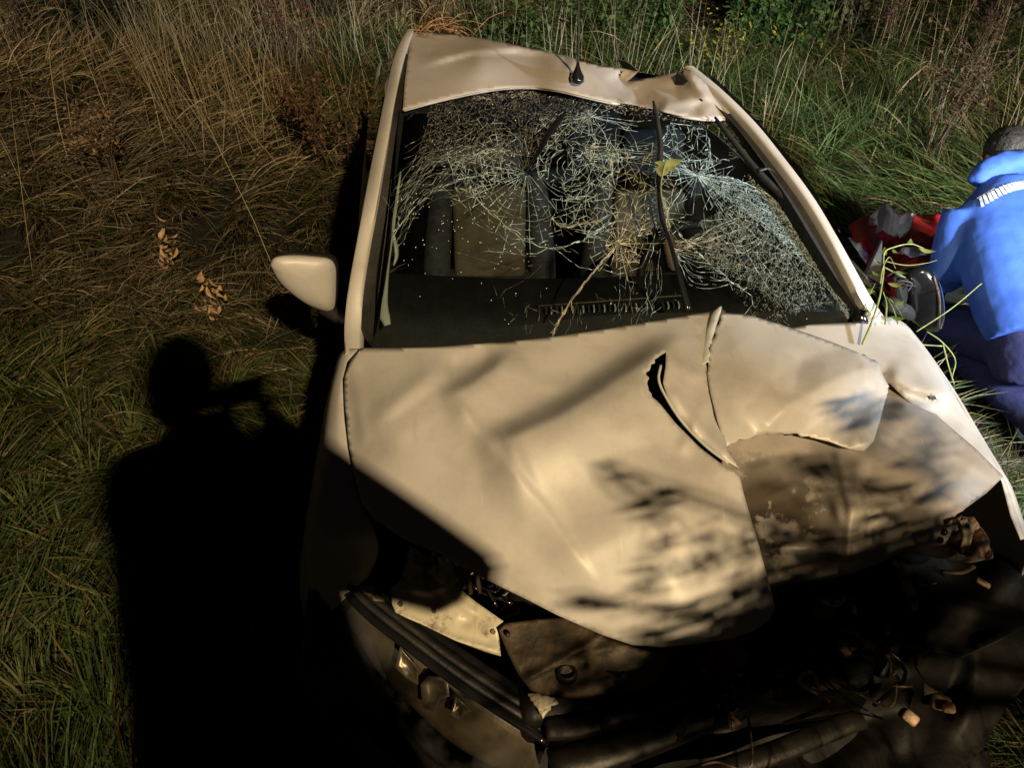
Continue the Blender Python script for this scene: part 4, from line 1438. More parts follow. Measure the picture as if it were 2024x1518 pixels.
# rear screen and boot, hanging down behind the crest of the roof
rear_px = [(812, 64), (900, 68), (980, 81), (1060, 98), (1130, 115), (1196, 132), (1262, 142), (1310, 148), (1362, 139)]
rw = smooth_curve([P(x, y, float(zroof(np.array([x]), np.array([y]))[0]) - .012) for x, y in rear_px], 24)
dk = np.array([[-.60 + 1.16 * t, 3.75, .80] for t in np.linspace(0, 1, 24)])
mb = MB(); mb.loft([rw, (rw * .6 + dk * .4) + [0, 0, -.02], dk]); mb.build('rear_window', M_sideglass, CAR)
for i in (0, -1):
    mb = MB(); mb.tube([rw[i] + [0, .02, -.03], (rw[i] + dk[i]) / 2 + [0, 0, -.03], dk[i]], .022, 8); mb.build('rear_pillar', M_paint, CAR)
mb = MB(); mb.loft([np.array([[x, 3.74, .795] for x in np.linspace(-.64, .60, 10)]), np.array([[x, 4.3, .78] for x in np.linspace(-.72, .52, 10)]), np.array([[x, 4.62, .74] for x in np.linspace(-.74, .50, 10)]),
                    np.array([[x, 4.75, .60] for x in np.linspace(-.74, .50, 10)]), np.array([[x, 4.78, .30] for x in np.linspace(-.74, .48, 10)])])
mb.build('boot_lid', M_paint, CAR, thick=.004)


def wheel(x, y):
    mb = MB(); sec = []
    for yy, r in ((-.1, .22), (-.1, .29), (-.07, .315), (.07, .315), (.1, .29), (.1, .22)):
        sec.append([[x + yy, y + r * math.cos(a), .31 + r * math.sin(a)] for a in np.linspace(0, 2 * math.pi, 29)[:-1]])
    mb.loft(sec, True)
    t = mb.build('wheel', M_rubber, CAR); recalc(t)
    mb = MB()
    mb.tube([[x - .07, y, .31], [x + .07, y, .31]], .205, 24)
    for k in range(5):
        a = k * 2 * math.pi / 5
        for s in (-1, 1): mb.box([x + s * .075, y + .1 * math.cos(a), .31 + .1 * math.sin(a)], (.02, .19, .05), Matrix.Rotation(a, 3, 'X'))
    mb.build('rim', M_bay, t)


for wx, wy in ((-.40, 1.12), (1.02, 1.46), (-.70, 3.75), (.55, 3.75)): wheel(wx, wy)

# -------- bulkhead, cowl, engine bay floor (keeps the gaps dark), interior
mb = MB(); mb.box([.33, 1.08, .36], (1.3, .95, .04)); mb.build('engine_undertray', M_rubber, CAR)
mb = MB(); mb.box([.32, 1.62, .66], (1.34, .04, .52), Matrix.Rotation(.0, 3, 'Z')); mb.build('bulkhead', M_dkbay, CAR)
cow = smooth_curve([P(x, y, z - .02) for x, y, z in WB], 30)
mb = MB(); mb.loft([cow + [0, -.12, -.05], cow + [0, -.03, -.03], cow + [0, .01, -.012]]); mb.build('scuttle_panel', M_black, CAR, thick=.004)
mb = MB(); mb.box([.2, 3.0, .24], (1.3, 2.9, .04), Matrix.Rotation(.13, 3, 'Z')); mb.build('cabin_floor', M_dash, CAR)
# dashboard
ds = smooth_curve([[-.44, 1.78, .90], [0, 1.72, .915], [.35, 1.72, .92], [.7, 1.76, .92], [1.04, 1.86, .91]], 30)
mb = MB(); mb.loft([ds + [0, -.04, -.02], ds + [0, .12, .0], ds + [-.02, .30, -.02], ds + [-.03, .36, -.06], ds + [-.03, .36, -.25], ds + [-.03, .30, -.4]])
DASH = mb.build('dashboard', M_dash, CAR, thick=.006)
# demister slots
for i in range(26):
    t = (i + .5) / 26
    a = P(1075 + 275 * t, 626 - 12 * t, .925)
    mb = MB(); mb.box(a + [0, .03, 0], (.004, .022, .012)); mb.build('vent_slat', M_trim if i % 2 else M_grey, DASH, smooth=False)
mb = MB(); mb.tube([P(1065, 622, .93) + [0, .045, 0], P(1360, 600, .93) + [0, .045, 0]], .0022, 6); mb.build('vent_frame', M_beige, DASH)
mb = MB(); sec = [[[.62 + .18 * math.cos(a), 2.18 + .18 * math.sin(a) * .35, .80 + .18 * math.sin(a) * .93] for a in np.linspace(0, 2 * math.pi, 33)]]
mb.tube(sec[0], .015, 8, cap=False); mb.tube([[.62, 2.1, .78], [.62, 2.18, .80]], .06, 16); mb.box([.62, 2.18, .80], (.32, .02, .04))
mb.build('steering_wheel', M_dash, CAR)


def seat(x0, x1, y, lbl):
    """seat back with bolsters, squab and headrest"""
    xc = (x0 + x1) / 2; w = x1 - x0
    tilt = Matrix.Rotation(-.32, 3, 'X')
    mb = MB(); mb.box([xc, y, .58], (w * .56, .10, .50), tilt); s = mb.build('seat', M_beige, CAR, label=lbl); bevel(s, .03, 3)
    for sgn in (-1, 1):
        mb = MB(); bx = xc + sgn * w * .38
        pts = smooth_curve([[bx - sgn * .02, y + .12, .86], [bx, y + .05, .70], [bx + sgn * .02, y - .04, .50], [bx + sgn * .01, y - .08, .36]], 12)
        mb.tube(pts, np.interp(np.linspace(0, 1, 12), [0, .2, .8, 1], [.035, .065, .075, .06]), 14, flat=.8)
        mb.build('side_bolster', M_grey, s)
    mb = MB(); mb.box([xc, y - .25, .40], (w * .8, .5, .14), Matrix.Rotation(.1, 3, 'X')); q = mb.build('squab', M_grey, s); bevel(q, .04, 3)
    mb = MB(); mb.box([xc, y + .14, .95], (w * .48, .10, .18), tilt); q = mb.build('headrest', M_grey, s); bevel(q, .03, 3)


seat(-.365, .175, 2.78, 'beige and grey front passenger seat behind the cracked glass')
seat(.30, .82, 2.75, 'front driver seat, dark behind the cracks')
mb = MB(); mb.box([.0, 3.40, .52], (1.15, .14, .50), Matrix.Rotation(-.3, 3, 'X')); o = mb.build('rear_seat', M_dash, CAR); bevel(o, .04, 3)
# pale pillar trims inside
tr1 = smooth_curve([wpos([p[0]], [p[1]], -.02)[0] for p in [(790, 330), (776, 430), (762, 520), (755, 600), (764, 636)]], 16)
mb = MB(); mb.tube(tr1, np.interp(np.linspace(0, 1, 16), [0, .5, .85, 1], [.003, .008, .016, .009]), 10, flat=.6); mb.build('pillar_trim', M_trim, CAR)
mb = MB(); mb.tube(smooth_curve([PY(776, 455, 2.05), PY(784, 500, 2.03), PY(778, 525, 2.0)], 8), [.004, .010, .013, .014, .013, .011, .008, .004], 10, flat=.5); mb.build('grab_handle', M_trim, CAR)
# headlining under the roof keeps the roof from glowing inside
mb = MB(); mb.box([-.05, 3.46, .72], (1.12, .03, .50)); mb.build('boot_blackout_panel', M_rubber, CAR)  # upright dark panel added to hide the lit boot lid
hl = smooth_curve(lip, 24)
mb = MB(); mb.loft([hl + [0, .03, -.014], hl * [.95, 1, 1] + [0, .25, -.03], hl * [.9, 1, 1] + [-.02, .42, -.05]]); mb.build('headlining', M_rubber, CAR)

# -------- wipers
def wiper(pts_px, lifts, blade_px, blift, lbl):
    aw = np.array([wpos([p[0]], [p[1]], l)[0] for p, l in zip(pts_px, lifts)])
    c = smooth_curve(aw, 30)
    mb = MB(); mb.tube(c, np.interp(np.linspace(0, 1, 30), [0, .15, .5, 1], [.011, .009, .0065, .004]), 8, flat=.6)
    W = mb.build('wiper_arm', M_gloss, CAR, label=lbl)
    bw = np.array([wpos([p[0]], [p[1]], blift)[0] for p in blade_px]); c = smooth_curve(bw, 24)
    mb = MB(); mb.tube(c, np.interp(np.linspace(0, 1, 24), [0, .1, .5, .9, 1], [.002, .006, .009, .007, .003]), 8, flat=1.3)
    mb.build('wiper_blade', M_rubber, W)
    # rubber lip
    mb = MB(); mb.tube(c + [0.004, .002, -.012], .0025, 6); mb.build('blade_lip', M_rubber, W)
    return W


wiper([(1358, 622), (1338, 560), (1318, 500), (1300, 450), (1295, 400)], [.02, .035, .05, .05, .045], [(1316, 480), (1302, 420), (1300, 350), (1302, 300), (1296, 255), (1288, 214)], .03, 'wiper standing almost upright in the middle of the windscreen')
wiper([(1690, 600), (1672, 560), (1640, 505), (1600, 455), (1560, 415)], [.03, .045, .05, .05, .045], [(1648, 498), (1600, 452), (1540, 400), (1490, 350), (1450, 300), (1408, 245)], .03, 'wiper leaning along the right side of the windscreen')
# broken plastic around the second wiper
mb = MB(); q = [wpos([p[0]], [p[1]], .04)[0] for p in [(1490, 355), (1515, 352), (1545, 385), (1550, 412)]]; mb.tube(smooth_curve(q, 12), .006, 8); mb.build('wiper_clip', M_black, CAR)
mb = MB(); q = [P(1690, 598, .985), P(1700, 640, .965)]; mb.tube(q, [.02, .022], 12); mb.build('wiper_pivot', M_gloss, CAR)

# -------- left door mirror
def mirror_left():
    # shell outline in the photo, given depth: front half-shell
    out = [(535, 522), (545, 508), (580, 504), (625, 507), (652, 512), (663, 528), (664, 560), (663, 590), (660, 608), (650, 615), (632, 612), (605, 600), (575, 578), (550, 552)]
    o3 = [np.array(p, float) for p in out]
    n = 56
    q = np.array(o3); q = np.vstack([q, q[:1]])
    d = smooth_curve(q, n + 1)[:-1]
    cen = np.array([612., 552.])
    secs = []
    for t, k, zz in ((0, 1.0, 0), (.25, .97, .018), (.5, .86, .036), (.75, .62, .050), (.92, .32, .056), (1, .02, .058)):
        pp = cen + (d - cen) * k
        # shell rises towards the camera; base ring tilts with the mirror
        base = PY(pp[:, 0], pp[:, 1], 1.93 + (pp[:, 0] - 612) * .0004)
        secs.append(base + np.array([.0, -.75, .45]) * zz)
    mb = MB(); mb.loft(secs, True)
    mb.add(secs[-1], [list(range(n))])
    m = mb.build('door_mirror', M_paint, CAR, label='pale silver left door mirror shell'); recalc(m)
    back = secs[0]
    c = back.mean(0)
    mb = MB(); mb.loft([back + [0, .002, 0], back * .99 + c * .01 + [0, .04, -.01], back * .9 + c * .1 + [0, .07, -.015]], True, True); mb.build('mirror_housing', M_black, m)
    mb = MB(); mb.tube(smooth_curve([PY(640, 608, 1.97), PY(668, 625, 1.93), PY(692, 640, 1.88)], 10), np.linspace(.03, .026, 10), 12, flat=.5); mb.build('mirror_arm', M_black, m)


mirror_left()

# right mirror: black housing torn and turned edge-on
out = [(1788, 560), (1800, 540), (1825, 530), (1848, 540), (1862, 575), (1867, 620), (1860, 652), (1838, 655), (1815, 640), (1800, 610)]
q = np.array(out, float); q = np.vstack([q, q[:1]]); d = smooth_curve(q, 41)[:-1]; cen = d.mean(0)
secs = []
for k, zz in ((.55, -.03), (.9, -.01), (1.0, 0), (.97, .03), (.9, .06), (.6, .08), (.1, .085)):
    pp = cen + (d - cen) * k; secs.append(PY(pp[:, 0], pp[:, 1], 1.88) + np.array([.3, -.8, .2]) * -zz)
mb = MB(); mb.loft(secs, True, True); MR = recalc(mb.build('door_mirror', M_gloss, CAR, label='black right door mirror housing stripped of its cover'))
mb = MB(); mb.tube(smooth_curve([PY(1845, 545, 1.87), PY(1856, 590, 1.86), PY(1855, 645, 1.86)], 10), .012, 8, flat=.4); mb.build('mirror_trim', M_bay, MR)
mb = MB(); mb.tube([PY(1800, 620, 1.9), PY(1760, 600, 1.8)], [.022, .022], 10); mb.build('mirror_arm', M_rubber, MR)
# torn triangular quarter trim sticking up by the right pillar
a, b, c_ = PY(1705, 560, 1.95), PY(1740, 575, 1.95), PY(1744, 475, 2.02)
mb = MB(); mb.add([a, b, c_, a + [0, .02, 0], b + [0, .02, 0], c_ + [0, .01, 0]], [[0, 1, 2], [5, 4, 3], [0, 3, 4, 1], [1, 4, 5, 2], [2, 5, 3, 0]])
mb.build('mirror_corner_trim', M_rubber, CAR, smooth=False)
# dangling wires by the mirror
for i in range(4):
    s0 = np.array([1755 + i * 8, 545 + i * 5.]); pts = [PY(s0[0], s0[1], 1.87), PY(s0[0] + 15, s0[1] - 8 + 4 * i, 1.86), PY(s0[0] + 32, s0[1] + 6, 1.87), PY(s0[0] + 22, s0[1] + 22, 1.87)]
    mb = MB(); mb.tube(smooth_curve(pts, 12), .0025, 6); mb.build('wire', M_rubber if i % 2 else M_grey, CAR)

# -------- front end, left: slam panel, lamp, bumper
zsl = tps([(730, 1160, .70), (850, 1090, .72), (1000, 1250, .68), (980, 1295, .65), (780, 1200, .68), (900, 1180, .70)])


def zpan(x, y):
    z = zsl(x, y)
    z = z + ridge([(800, 1160), (850, 1170), (920, 1140)], .01, 8, 14, x, y, .2) + ridge([(785, 1218), (880, 1262), (985, 1290)], .008, 6, 8, x, y, .1)
    z = z + ridge([(860, 1150), (930, 1210), (990, 1262)], .006, 10, 10, x, y, .2) - ridge([(900, 1230), (940, 1225), (970, 1250)], .008, 12, 12, x, y, .3)
    return z


W_, f_ = tri_panel([(810, 1080), (830, 1092), (880, 1140), (940, 1190), (1000, 1232), (985, 1250), (990, 1298), (960, 1290), (900, 1266), (830, 1232), (782, 1212), (775, 1195), (772, 1165), (790, 1150), (800, 1120)], zpan, 6)
mesh_obj('slam_panel', W_, f_, M_primer, CAR, thick=.003, label='bare pale inner panel exposed beside the left headlamp, smeared with dirt')
W_, f_ = tri_panel([(815, 1095), (868, 1100), (900, 1120), (905, 1150), (890, 1165), (850, 1135), (828, 1115)], lambda x, y: .735 + (y - 1100) * -.0003 + .006 * np.sin(x / 9.), 6)
mesh_obj('inner_wing', W_, f_, M_primer, CAR, thick=.003)
mb = MB(); mb.tube(smooth_curve([P(838, 1108, .75), P(845, 1103, .765), P(862, 1106, .765), P(864, 1125, .755), P(866, 1138, .745)], 14), .0035, 8); mb.build('bonnet_stay', M_bay, CAR)
W_, f_ = tri_panel(jag([(712, 1160), (735, 1158), (755, 1172), (760, 1190), (740, 1186), (720, 1172)], 3, 7, rng), lambda x, y: .70 + 0 * x, 5)
mesh_obj('headlamp_bracket', W_, f_, M_primer, CAR, thick=.004)
for q in ((792, 1195), (858, 1208), (975, 1250)):
    mb = MB(); z = float(zpan(np.array([q[0]]), np.array([q[1]]))[0]); mb.tube([P(q[0], q[1], z), P(q[0], q[1], z + .006)], .006, 6); mb.build('bolt', M_bay, CAR, smooth=False)
for k, (a, b) in enumerate((((905, 1120), (915, 1165)), ((925, 1130), (930, 1172)), ((943, 1140), (948, 1168)))):
    mb = MB(); mb.tube([P(a[0], a[1], .74), P(b[0], b[1], .69)], .011, 8, flat=.5); mb.build('reinforcement_rib', M_bay, CAR)

# headlamp: lens over chrome reflector
def lampgrid(z, shrink=1.0, dz=0):
    top = [(700, 1190), (790, 1290), (880, 1350), (980, 1430), (1078, 1490)]
    bot = [(690, 1240), (720, 1340), (780, 1440), (880, 1530), (1040, 1600)]
    T = smooth_curve([P(x, y, zz) for (x, y), zz in zip(top, (.66, .63, .60, .57, .54))], 26); B = smooth_curve([P(x, y, zz) for (x, y), zz in zip(bot, (.56, .50, .44, .40, .38))], 26)
    secs = []
    for t in np.linspace(0, 1, 12):
        m = T * (1 - t) + B * t + np.array([-.25, -.8, .45]) * (.05 * math.sin(math.pi * t)) + dz * np.array([.2, .8, -.5])
        secs.append(m)
    return secs


mb = MB(); mb.loft(lampgrid(0)); HL = recalc(mb.build('headlamp', M_lens, CAR, label='left headlamp with clouded clear lens'))
mb = MB(); mb.loft(lampgrid(0, dz=.075)); mb.build('lamp_bowl', M_bowl, HL)
r3 = np.random.default_rng(5)
for (px, py, r, z) in ((800, 1318, .045, .600), (850, 1362, .05, .580), (905, 1400, .03, .565)):
    c0 = P(px, py, z); k = 7; a0 = np.sort(r3.uniform(0, 6.28, k)); rr = r * r3.uniform(.5, 1.1, k)
    ax = np.array([-.3 + r3.normal(0, .2), -.6 + r3.normal(0, .2), .75]); ax /= np.linalg.norm(ax); u_ = np.cross(ax, [0, 0, 1]); u_ /= np.linalg.norm(u_); v_ = np.cross(ax, u_)
    ring = np.array([c0 + q * (math.cos(t) * u_ + math.sin(t) * v_) for t, q in zip(a0, rr)])
    vv_ = np.concatenate([ring, ring * .55 + c0 * .45 - ax * .012, [c0 - ax * .018]])
    fs_ = [[j, (j + 1) % k, k + (j + 1) % k, k + j] for j in range(k)] + [[k + j, k + (j + 1) % k, 2 * k] for j in range(k)]
    recalc(mesh_obj('reflector', vv_, fs_, M_reflector, HL, thick=.002))
# trims around the lamp
for offs, rad, mt_ in ((0, .010, M_gloss), (-22, .009, M_black), (-45, .012, M_dkbay), (-68, .010, M_gloss)):
    pts = [(690, 1180 + offs), (740, 1228 + offs), (820, 1290 + offs), (900, 1350 + offs), (990, 1410 + offs), (1085, 1470 + offs)]
    mb = MB(); mb.tube(smooth_curve([P(x, y, z) for (x, y), z in zip(pts, (.675, .66, .635, .61, .585, .555))], 30), rad, 8, flat=.6); mb.build('lamp_trim', mt_, CAR)

# bumper skin
bt = smooth_curve([P(620, 1290, .50), P(690, 1420, .46), P(800, 1540, .42), P(1000, 1640, .42), P(1300, 1640, .42), P(1700, 1600, .38), P(1960, 1500, .34)], 40)
mb = MB(); mb.loft([bt + [0, .02, .0], bt + [0, -.05, -.05], bt + [0, -.06, -.15], bt + [0, .0, -.26]]); mb.build('bumper', M_rubber, CAR, thick=.004, label='lower front bumper skin')

# dark plate (air baffle) in the middle with a round boss
zpl = tps([(985, 1235, .70), (1100, 1230, .71), (1260, 1290, .70), (1300, 1350, .66), (1200, 1380, .645), (1080, 1378, .65), (1030, 1340, .66), (1000, 1290, .68), (1130, 1310, .69)])
def zplf(x, y): return zpl(x, y) + ridge([(1030, 1350), (1120, 1300), (1230, 1230)], .010, 6, 8, x, y, .1) + ridge([(1060, 1270), (1150, 1290), (1240, 1275)], .008, 14, 18, x, y)
W_, f_ = tri_panel([(985, 1245), (1000, 1233), (1060, 1225), (1120, 1222), (1200, 1262), (1270, 1285), (1330, 1290), (1300, 1350), (1250, 1372), (1180, 1382), (1090, 1380), (1050, 1366), (1025, 1335), (1000, 1285)], zplf, 7)
PLT = mesh_obj('air_baffle', W_, f_, M_bay, CAR, thick=.004, label='brownish moulded baffle plate below the bonnet edge')
c0 = P(1120, 1335, .675)
mb = MB(); secs = [[c0 + np.array([r * math.cos(a), r * math.sin(a) * .8, h]) for a in np.linspace(0, 2 * math.pi, 21)[:-1]] for r, h in ((.024, -.01), (.022, .012), (.015, .014), (.013, -.004))]
mb.loft(secs, True); recalc(mb.build('boss', M_dkbay, PLT))
mb = MB(); c1 = P(1003, 1255, .70); mb.tube([c1, c1 + [0, 0, .006]], .006, 10); mb.build('stud', M_dkbay, PLT)
# pale torn foam under the plate
W_, f_ = tri_panel(jag([(1042, 1370), (1080, 1372), (1100, 1385), (1085, 1400), (1075, 1420), (1062, 1400)], 3, 6, rng), lambda x, y: .62 + .004 * np.sin(x), 5)
mesh_obj('torn_bracket', W_, f_, M_primer, CAR, thick=.006)
# radiator support beams and red duct
def beam(pts, rad, mat, name, flat=.5, n=10):
    mb = MB(); q = smooth_curve([P(*p) for p in pts], 16); mb.tube(q, rad, n, flat=flat); return mb.build(name, mat, CAR)


beam([(1180, 1420, .60), (1300, 1392, .60), (1400, 1345, .60), (1470, 1305, .62)], .032, M_dkbay, 'radiator_hose', .8)
beam([(1090, 1520, .55), (1250, 1470, .56), (1420, 1400, .57)], .040, M_dkbay, 'radiator_support', .6)
beam([(1080, 1440, .58), (1150, 1435, .59), (1230, 1410, .60)], .028, M_dkbay, 'crash_beam', .6)
beam([(1300, 1560, .50), (1500, 1500, .50), (1700, 1420, .48)], .025, M_dkbay, 'bumper_beam', .6)
o = MB(); o.box(P(1440, 1300, .64), (.075, .07, .06), Matrix.Rotation(.5, 3, 'Z')); o = o.build('coolant_cap_housing', M_redplastic, CAR); bevel(o, .012, 3)
beam([(1395, 1330, .63), (1405, 1300, .66), (1420, 1280, .67)], .012, M_redplastic, 'coolant_pipe', 1.)
o = MB(); o.box(P(1450, 1375, .60), (.085, .05, .05), Matrix.Rotation(.7, 3, 'Z')); o = o.build('relay_box', M_gloss, CAR); bevel(o, .006, 2)
for i in range(5):
    q = P(1420 + i * 14, 1395 - i * 20, .632); mb = MB(); mb.ball(q, .004, 8, 6); mb.build('clip', M_trim, CAR)
# right side engine odds
for (pts, r, m) in (([(1610, 1180, .68), (1650, 1195, .67), (1670, 1180, .66)], .008, M_rust), ([(1790, 1150, .66), (1805, 1190, .62), (1800, 1230, .58)], .014, M_rust),
                    ([(1760, 1105, .70), (1775, 1120, .68)], .008, M_rust), ([(1930, 1145, .66), (1955, 1160, .65)], .008, M_rust), ([(1680, 1180, .66), (1690, 1210, .62)], .012, M_bay),
                    ([(1540, 1180, .66), (1620, 1165, .66), (1690, 1160, .65)], .02, M_dkbay), ([(1560, 1290, .60), (1640, 1280, .57), (1700, 1230, .60), (1850, 1190, .58)], .014, M_dkbay),
                    ([(1700, 1180, .64), (1760, 1260, .58), (1740, 1340, .52)], .022, M_dkbay), ([(1860, 1130, .68), (1900, 1132, .68), (1925, 1120, .68)], .006, M_bay)):
    beam(pts, r, m, 'broken_engine_part', .7)
for (x, y, z, s) in ((1800, 1420, .42, .035), (1860, 1390, .43, .045), (1875, 1400, .45, .03), (1620, 1300, .56, .012)):
    mb = MB(); mb.box(P(x, y, z), (s, s * .8, s * .5), Matrix.Rotation(x * .01, 3, 'Z') @ Matrix.Rotation(.5, 3, 'X')); o = mb.build('broken_fog_lamp_piece', M_rust, CAR); bevel(o, s * .2, 2)
mb = MB(); mb.box([.4, .95, .52], (.8, .35, .16), Matrix.Rotation(.1, 3, 'Z')); o = mb.build('engine_block', M_dkbay, CAR); bevel(o, .03, 3)
# dark crumpled sheet added to stand in for shade over the crushed corner
M_dark_fill = noise_mat('dark_fill_black', (.0025, .0025, .0028), (.010, .009, .008), 9, .6, bump=.35, bscale=25, spec=.25)


def zcov(x, y):
    z = .44 + .05 * (1300 - y) / 200 * (x > 0)
    z = np.clip(z, .40, .50)
    z = z + crease([(1300, 1500), (1500, 1400), (1750, 1330), (1980, 1180)], .05, 90, 60, x, y) - crease([(1500, 1540), (1700, 1430), (2000, 1330)], .03, 60, 60, x, y)
    z = z + crease([(1750, 1200), (1800, 1350), (1790, 1500)], .03, 60, 40, x, y) + crease([(1900, 1150), (1930, 1300), (1900, 1480)], .03, 40, 60, x, y) + .006 * np.sin(x / 23. + y / 37.)
    return z


W_, f_ = tri_panel(jag([(1090, 1480), (1300, 1400), (1500, 1300), (1700, 1190), (1850, 1130), (1960, 1090), (2010, 1080), (2050, 1200), (2050, 1330), (1985, 1400), (1940, 1480), (1860, 1560), (1090, 1580), (1090, 1480)], 5, 22, rng)[:-1], zcov, 12)
mesh_obj('dark_fill_sheet', W_, f_, M_dark_fill, CAR, thick=.004, label='dark sheet added to darken the crushed right corner')
W_, f_ = tri_panel([(1700, 1130), (1790, 1085), (1960, 1080), (2000, 1000), (2020, 1080), (2030, 1240), (1900, 1300), (1700, 1260)], lambda x, y: .58 + .02 * np.sin(x / 31.) + .015 * np.sin(y / 23. + x / 50.), 12)
mesh_obj('dark_corner_sheet', W_, f_, M_dark_fill, CAR, thick=.004)  # second dark sheet, added to blacken the corner where lit grass showed
# loose fragments and cables in the crushed front
r2 = np.random.default_rng(21)
for i in range(46):
    px, py = (r2.uniform(1540, 1850), r2.uniform(1150, 1380)) if i < 26 else (r2.uniform(1080, 1560), r2.uniform(1300, 1480))
    if i % 9 == 0: px, py = r2.uniform(870, 1010), r2.uniform(1120, 1200)
    c = P(px, py, r2.uniform(.56, .68)); k = int(r2.integers(4, 7)); a0 = np.sort(r2.uniform(0, 6.28, k)); rr = r2.uniform(.008, .035, k)
    Rm = np.array(Matrix.Rotation(r2.uniform(-1, 1), 3, 'X') @ Matrix.Rotation(r2.uniform(-1, 1), 3, 'Y'))
    t = np.stack([rr * np.cos(a0), rr * np.sin(a0), r2.normal(0, .004, k)], -1) @ Rm.T
    v = np.concatenate([t + c, t + c - Rm[:, 2] * .003])
    f = [list(range(k)), list(range(k, 2 * k))[::-1]] + [[j, k + j, k + (j + 1) % k, (j + 1) % k] for j in range(k)]
    mesh_obj('metal_fragment', v, f, [M_bay, M_dkbay, M_bay, M_rust][i % 4], CAR, smooth=False)
for i in range(14):
    px, py = (r2.uniform(1540, 1900), r2.uniform(1170, 1380)) if i < 8 else (r2.uniform(900, 1500), r2.uniform(1180, 1450))
    q = [P(px, py, .63)]
    for j in range(4): q.append(q[-1] + np.array([r2.normal(0, .05), r2.normal(0, .04), r2.normal(0, .02)]))
    mb = MB(); mb.tube(smooth_curve(q, 16), r2.uniform(.002, .005), 6); mb.build('cable', M_gloss if i % 3 else M_rust, CAR)
# dead grass caught on the rear corner of the roof
def strands(name, pts, label, cat, n, mat, spread, L, up=.0):
    c = np.array([V(p) for p in pts]).mean(0); r = empty(name, tuple(c), label, cat); mb = MB()
    for i in range(n):
        p = pts[rng.integers(len(pts))] + rng.normal(0, spread, 3) * [1, 1, .3]
        a = rng.normal(.2, .9); l = rng.uniform(.4, 1) * L
        e = p + np.array([math.cos(a) * l, math.sin(a) * l * .6, rng.normal(up, .03)])
        mb.tube(smooth_curve([p - c, (p + e) / 2 + [0, 0, .02] - c, e - c], 5), [.0012, .0016, .0014, .001, .0006], 4)
    mb.build('straw', mat, r, local=True)['kind'] = 'stuff'
    return r


M_straw = noise_mat('rusty_straw', (.22, .10, .045), (.36, .20, .09), 40, .8)
strands('dead_grass_wisp', [P(830, 60, 1.41), P(870, 58, 1.41), P(900, 62, 1.41), P(840, 50, 1.42)], 'wisp of rust coloured dead grass caught on the rear left roof corner', 'dead grass', 34, M_straw, .03, .18)

# ================================================================== LEAVES AND STEMS LYING ON THE CAR
LR = empty('leaf_sprig', tuple(wpos([1306], [350], .05)[0]), 'green three-lobed leaf sprig stuck on the middle wiper', 'leaf')
c0 = wpos([1308], [345], .055)[0]
for d, L, w in (((1, .1, .15), .05, .016), ((-.35, -.8, -.35), .055, .020), ((.55, -.55, -.2), .045, .014), ((-.9, .1, 0), .03, .010)):
    mb = MB(); mb.add(*leaf_shape(c0, d, np.cross(d, [0, -.45, .89]), L, w)); mb.build('leaf', M_leafy, LR)
mb = MB(); mb.tube(smooth_curve([c0, wpos([1300], [400], .05)[0], wpos([1318], [470], .05)[0]], 8), .0018, 5); mb.build('stem', M_stalk, LR)

VN = empty('green_stems', tuple(P(1740, 600, .98)), 'bundle of fresh green plant stems wedged between the right pillar and the mirror', 'plant stems')
stems = [
    [(1705, 680, .965), (1722, 640, .99), (1738, 590, 1.02), (1746, 540, 1.05), (1748, 500, 1.08), (1768, 488, 1.09), (1800, 482, 1.09), (1825, 490, 1.08)],
    [(1740, 560, 1.04), (1745, 530, 1.06), (1758, 508, 1.07), (1770, 530, 1.06)],
    [(1745, 515, 1.06), (1790, 524, 1.06), (1830, 520, 1.07), (1852, 514, 1.08)],
    [(1748, 528, 1.05), (1775, 542, 1.04), (1790, 548, 1.03)],
    [(1722, 622, 1.0), (1712, 600, 1.02), (1730, 560, 1.04)],
    [(1750, 640, .99), (1752, 600, 1.0), (1745, 575, 1.02)],
    [(1775, 640, .98), (1765, 610, .99), (1752, 585, 1.0)],
    [(1758, 590, 1.0), (1772, 606, .99), (1786, 630, .98)],
    [(1712, 622, 1.0), (1724, 595, 1.01)]]
for st, rad in zip(stems, (.0034, .0022, .0018, .0022, .0018, .003, .0024, .0016, .003)):
    mb = MB(); mb.tube(smooth_curve([P(*p) for p in st], max(6, 5 * len(st))), np.linspace(rad, rad * .35, max(6, 5 * len(st))), 7); mb.build('stem', M_stalk, VN)
for (x, y, z, d, L) in ((1748, 505, 1.075, (.3, 1, .5), .03), (1730, 575, 1.03, (-1, .2, .1), .05), (1745, 520, 1.06, (-.8, .3, .3), .03), (1800, 484, 1.09, (.3, .8, .2), .03), (1815, 488, 1.08, (.9, -.4, 0), .05), (1765, 492, 1.085, (.2, -.9, 0), .025),
                        (1725, 570, 1.03, (-.9, -.3, 0), .04), (1772, 535, 1.05, (.5, -.4, .1), .03), (1740, 545, 1.04, (-.5, .8, .1), .03), (1760, 625, .99, (.9, -.3, .1), .04), (1755, 560, 1.02, (.8, -.2, .2), .045), (1770, 600, 1.0, (.8, .3, .1), .03)):
    mb = MB(); mb.add(*leaf_shape(P(x, y, z), d, np.cross(d, [0, 0, 1.]), L, L * .28)); mb.build('leaf', M_leafg if L < .045 else M_leafy, VN)
BG = empty('bent_grass_stems', tuple(P(1830, 650, .9)), 'thin yellow bent grass stems hanging beside the right mirror', 'grass stems')
for st in ([(1940, 560, 1.0), (1880, 610, .97), (1812, 655, .95)], [(1832, 655, .94), (1862, 676, .92), (1888, 710, .88), (1882, 745, .85)], [(1864, 680, .93), (1874, 720, .88), (1886, 760, .84)], [(1800, 680, .94), (1862, 684, .93)]):
    mb = MB(); mb.tube(smooth_curve([P(*p) for p in st], 12), .0018, 5); mb.build('stem', M_stalk, BG)


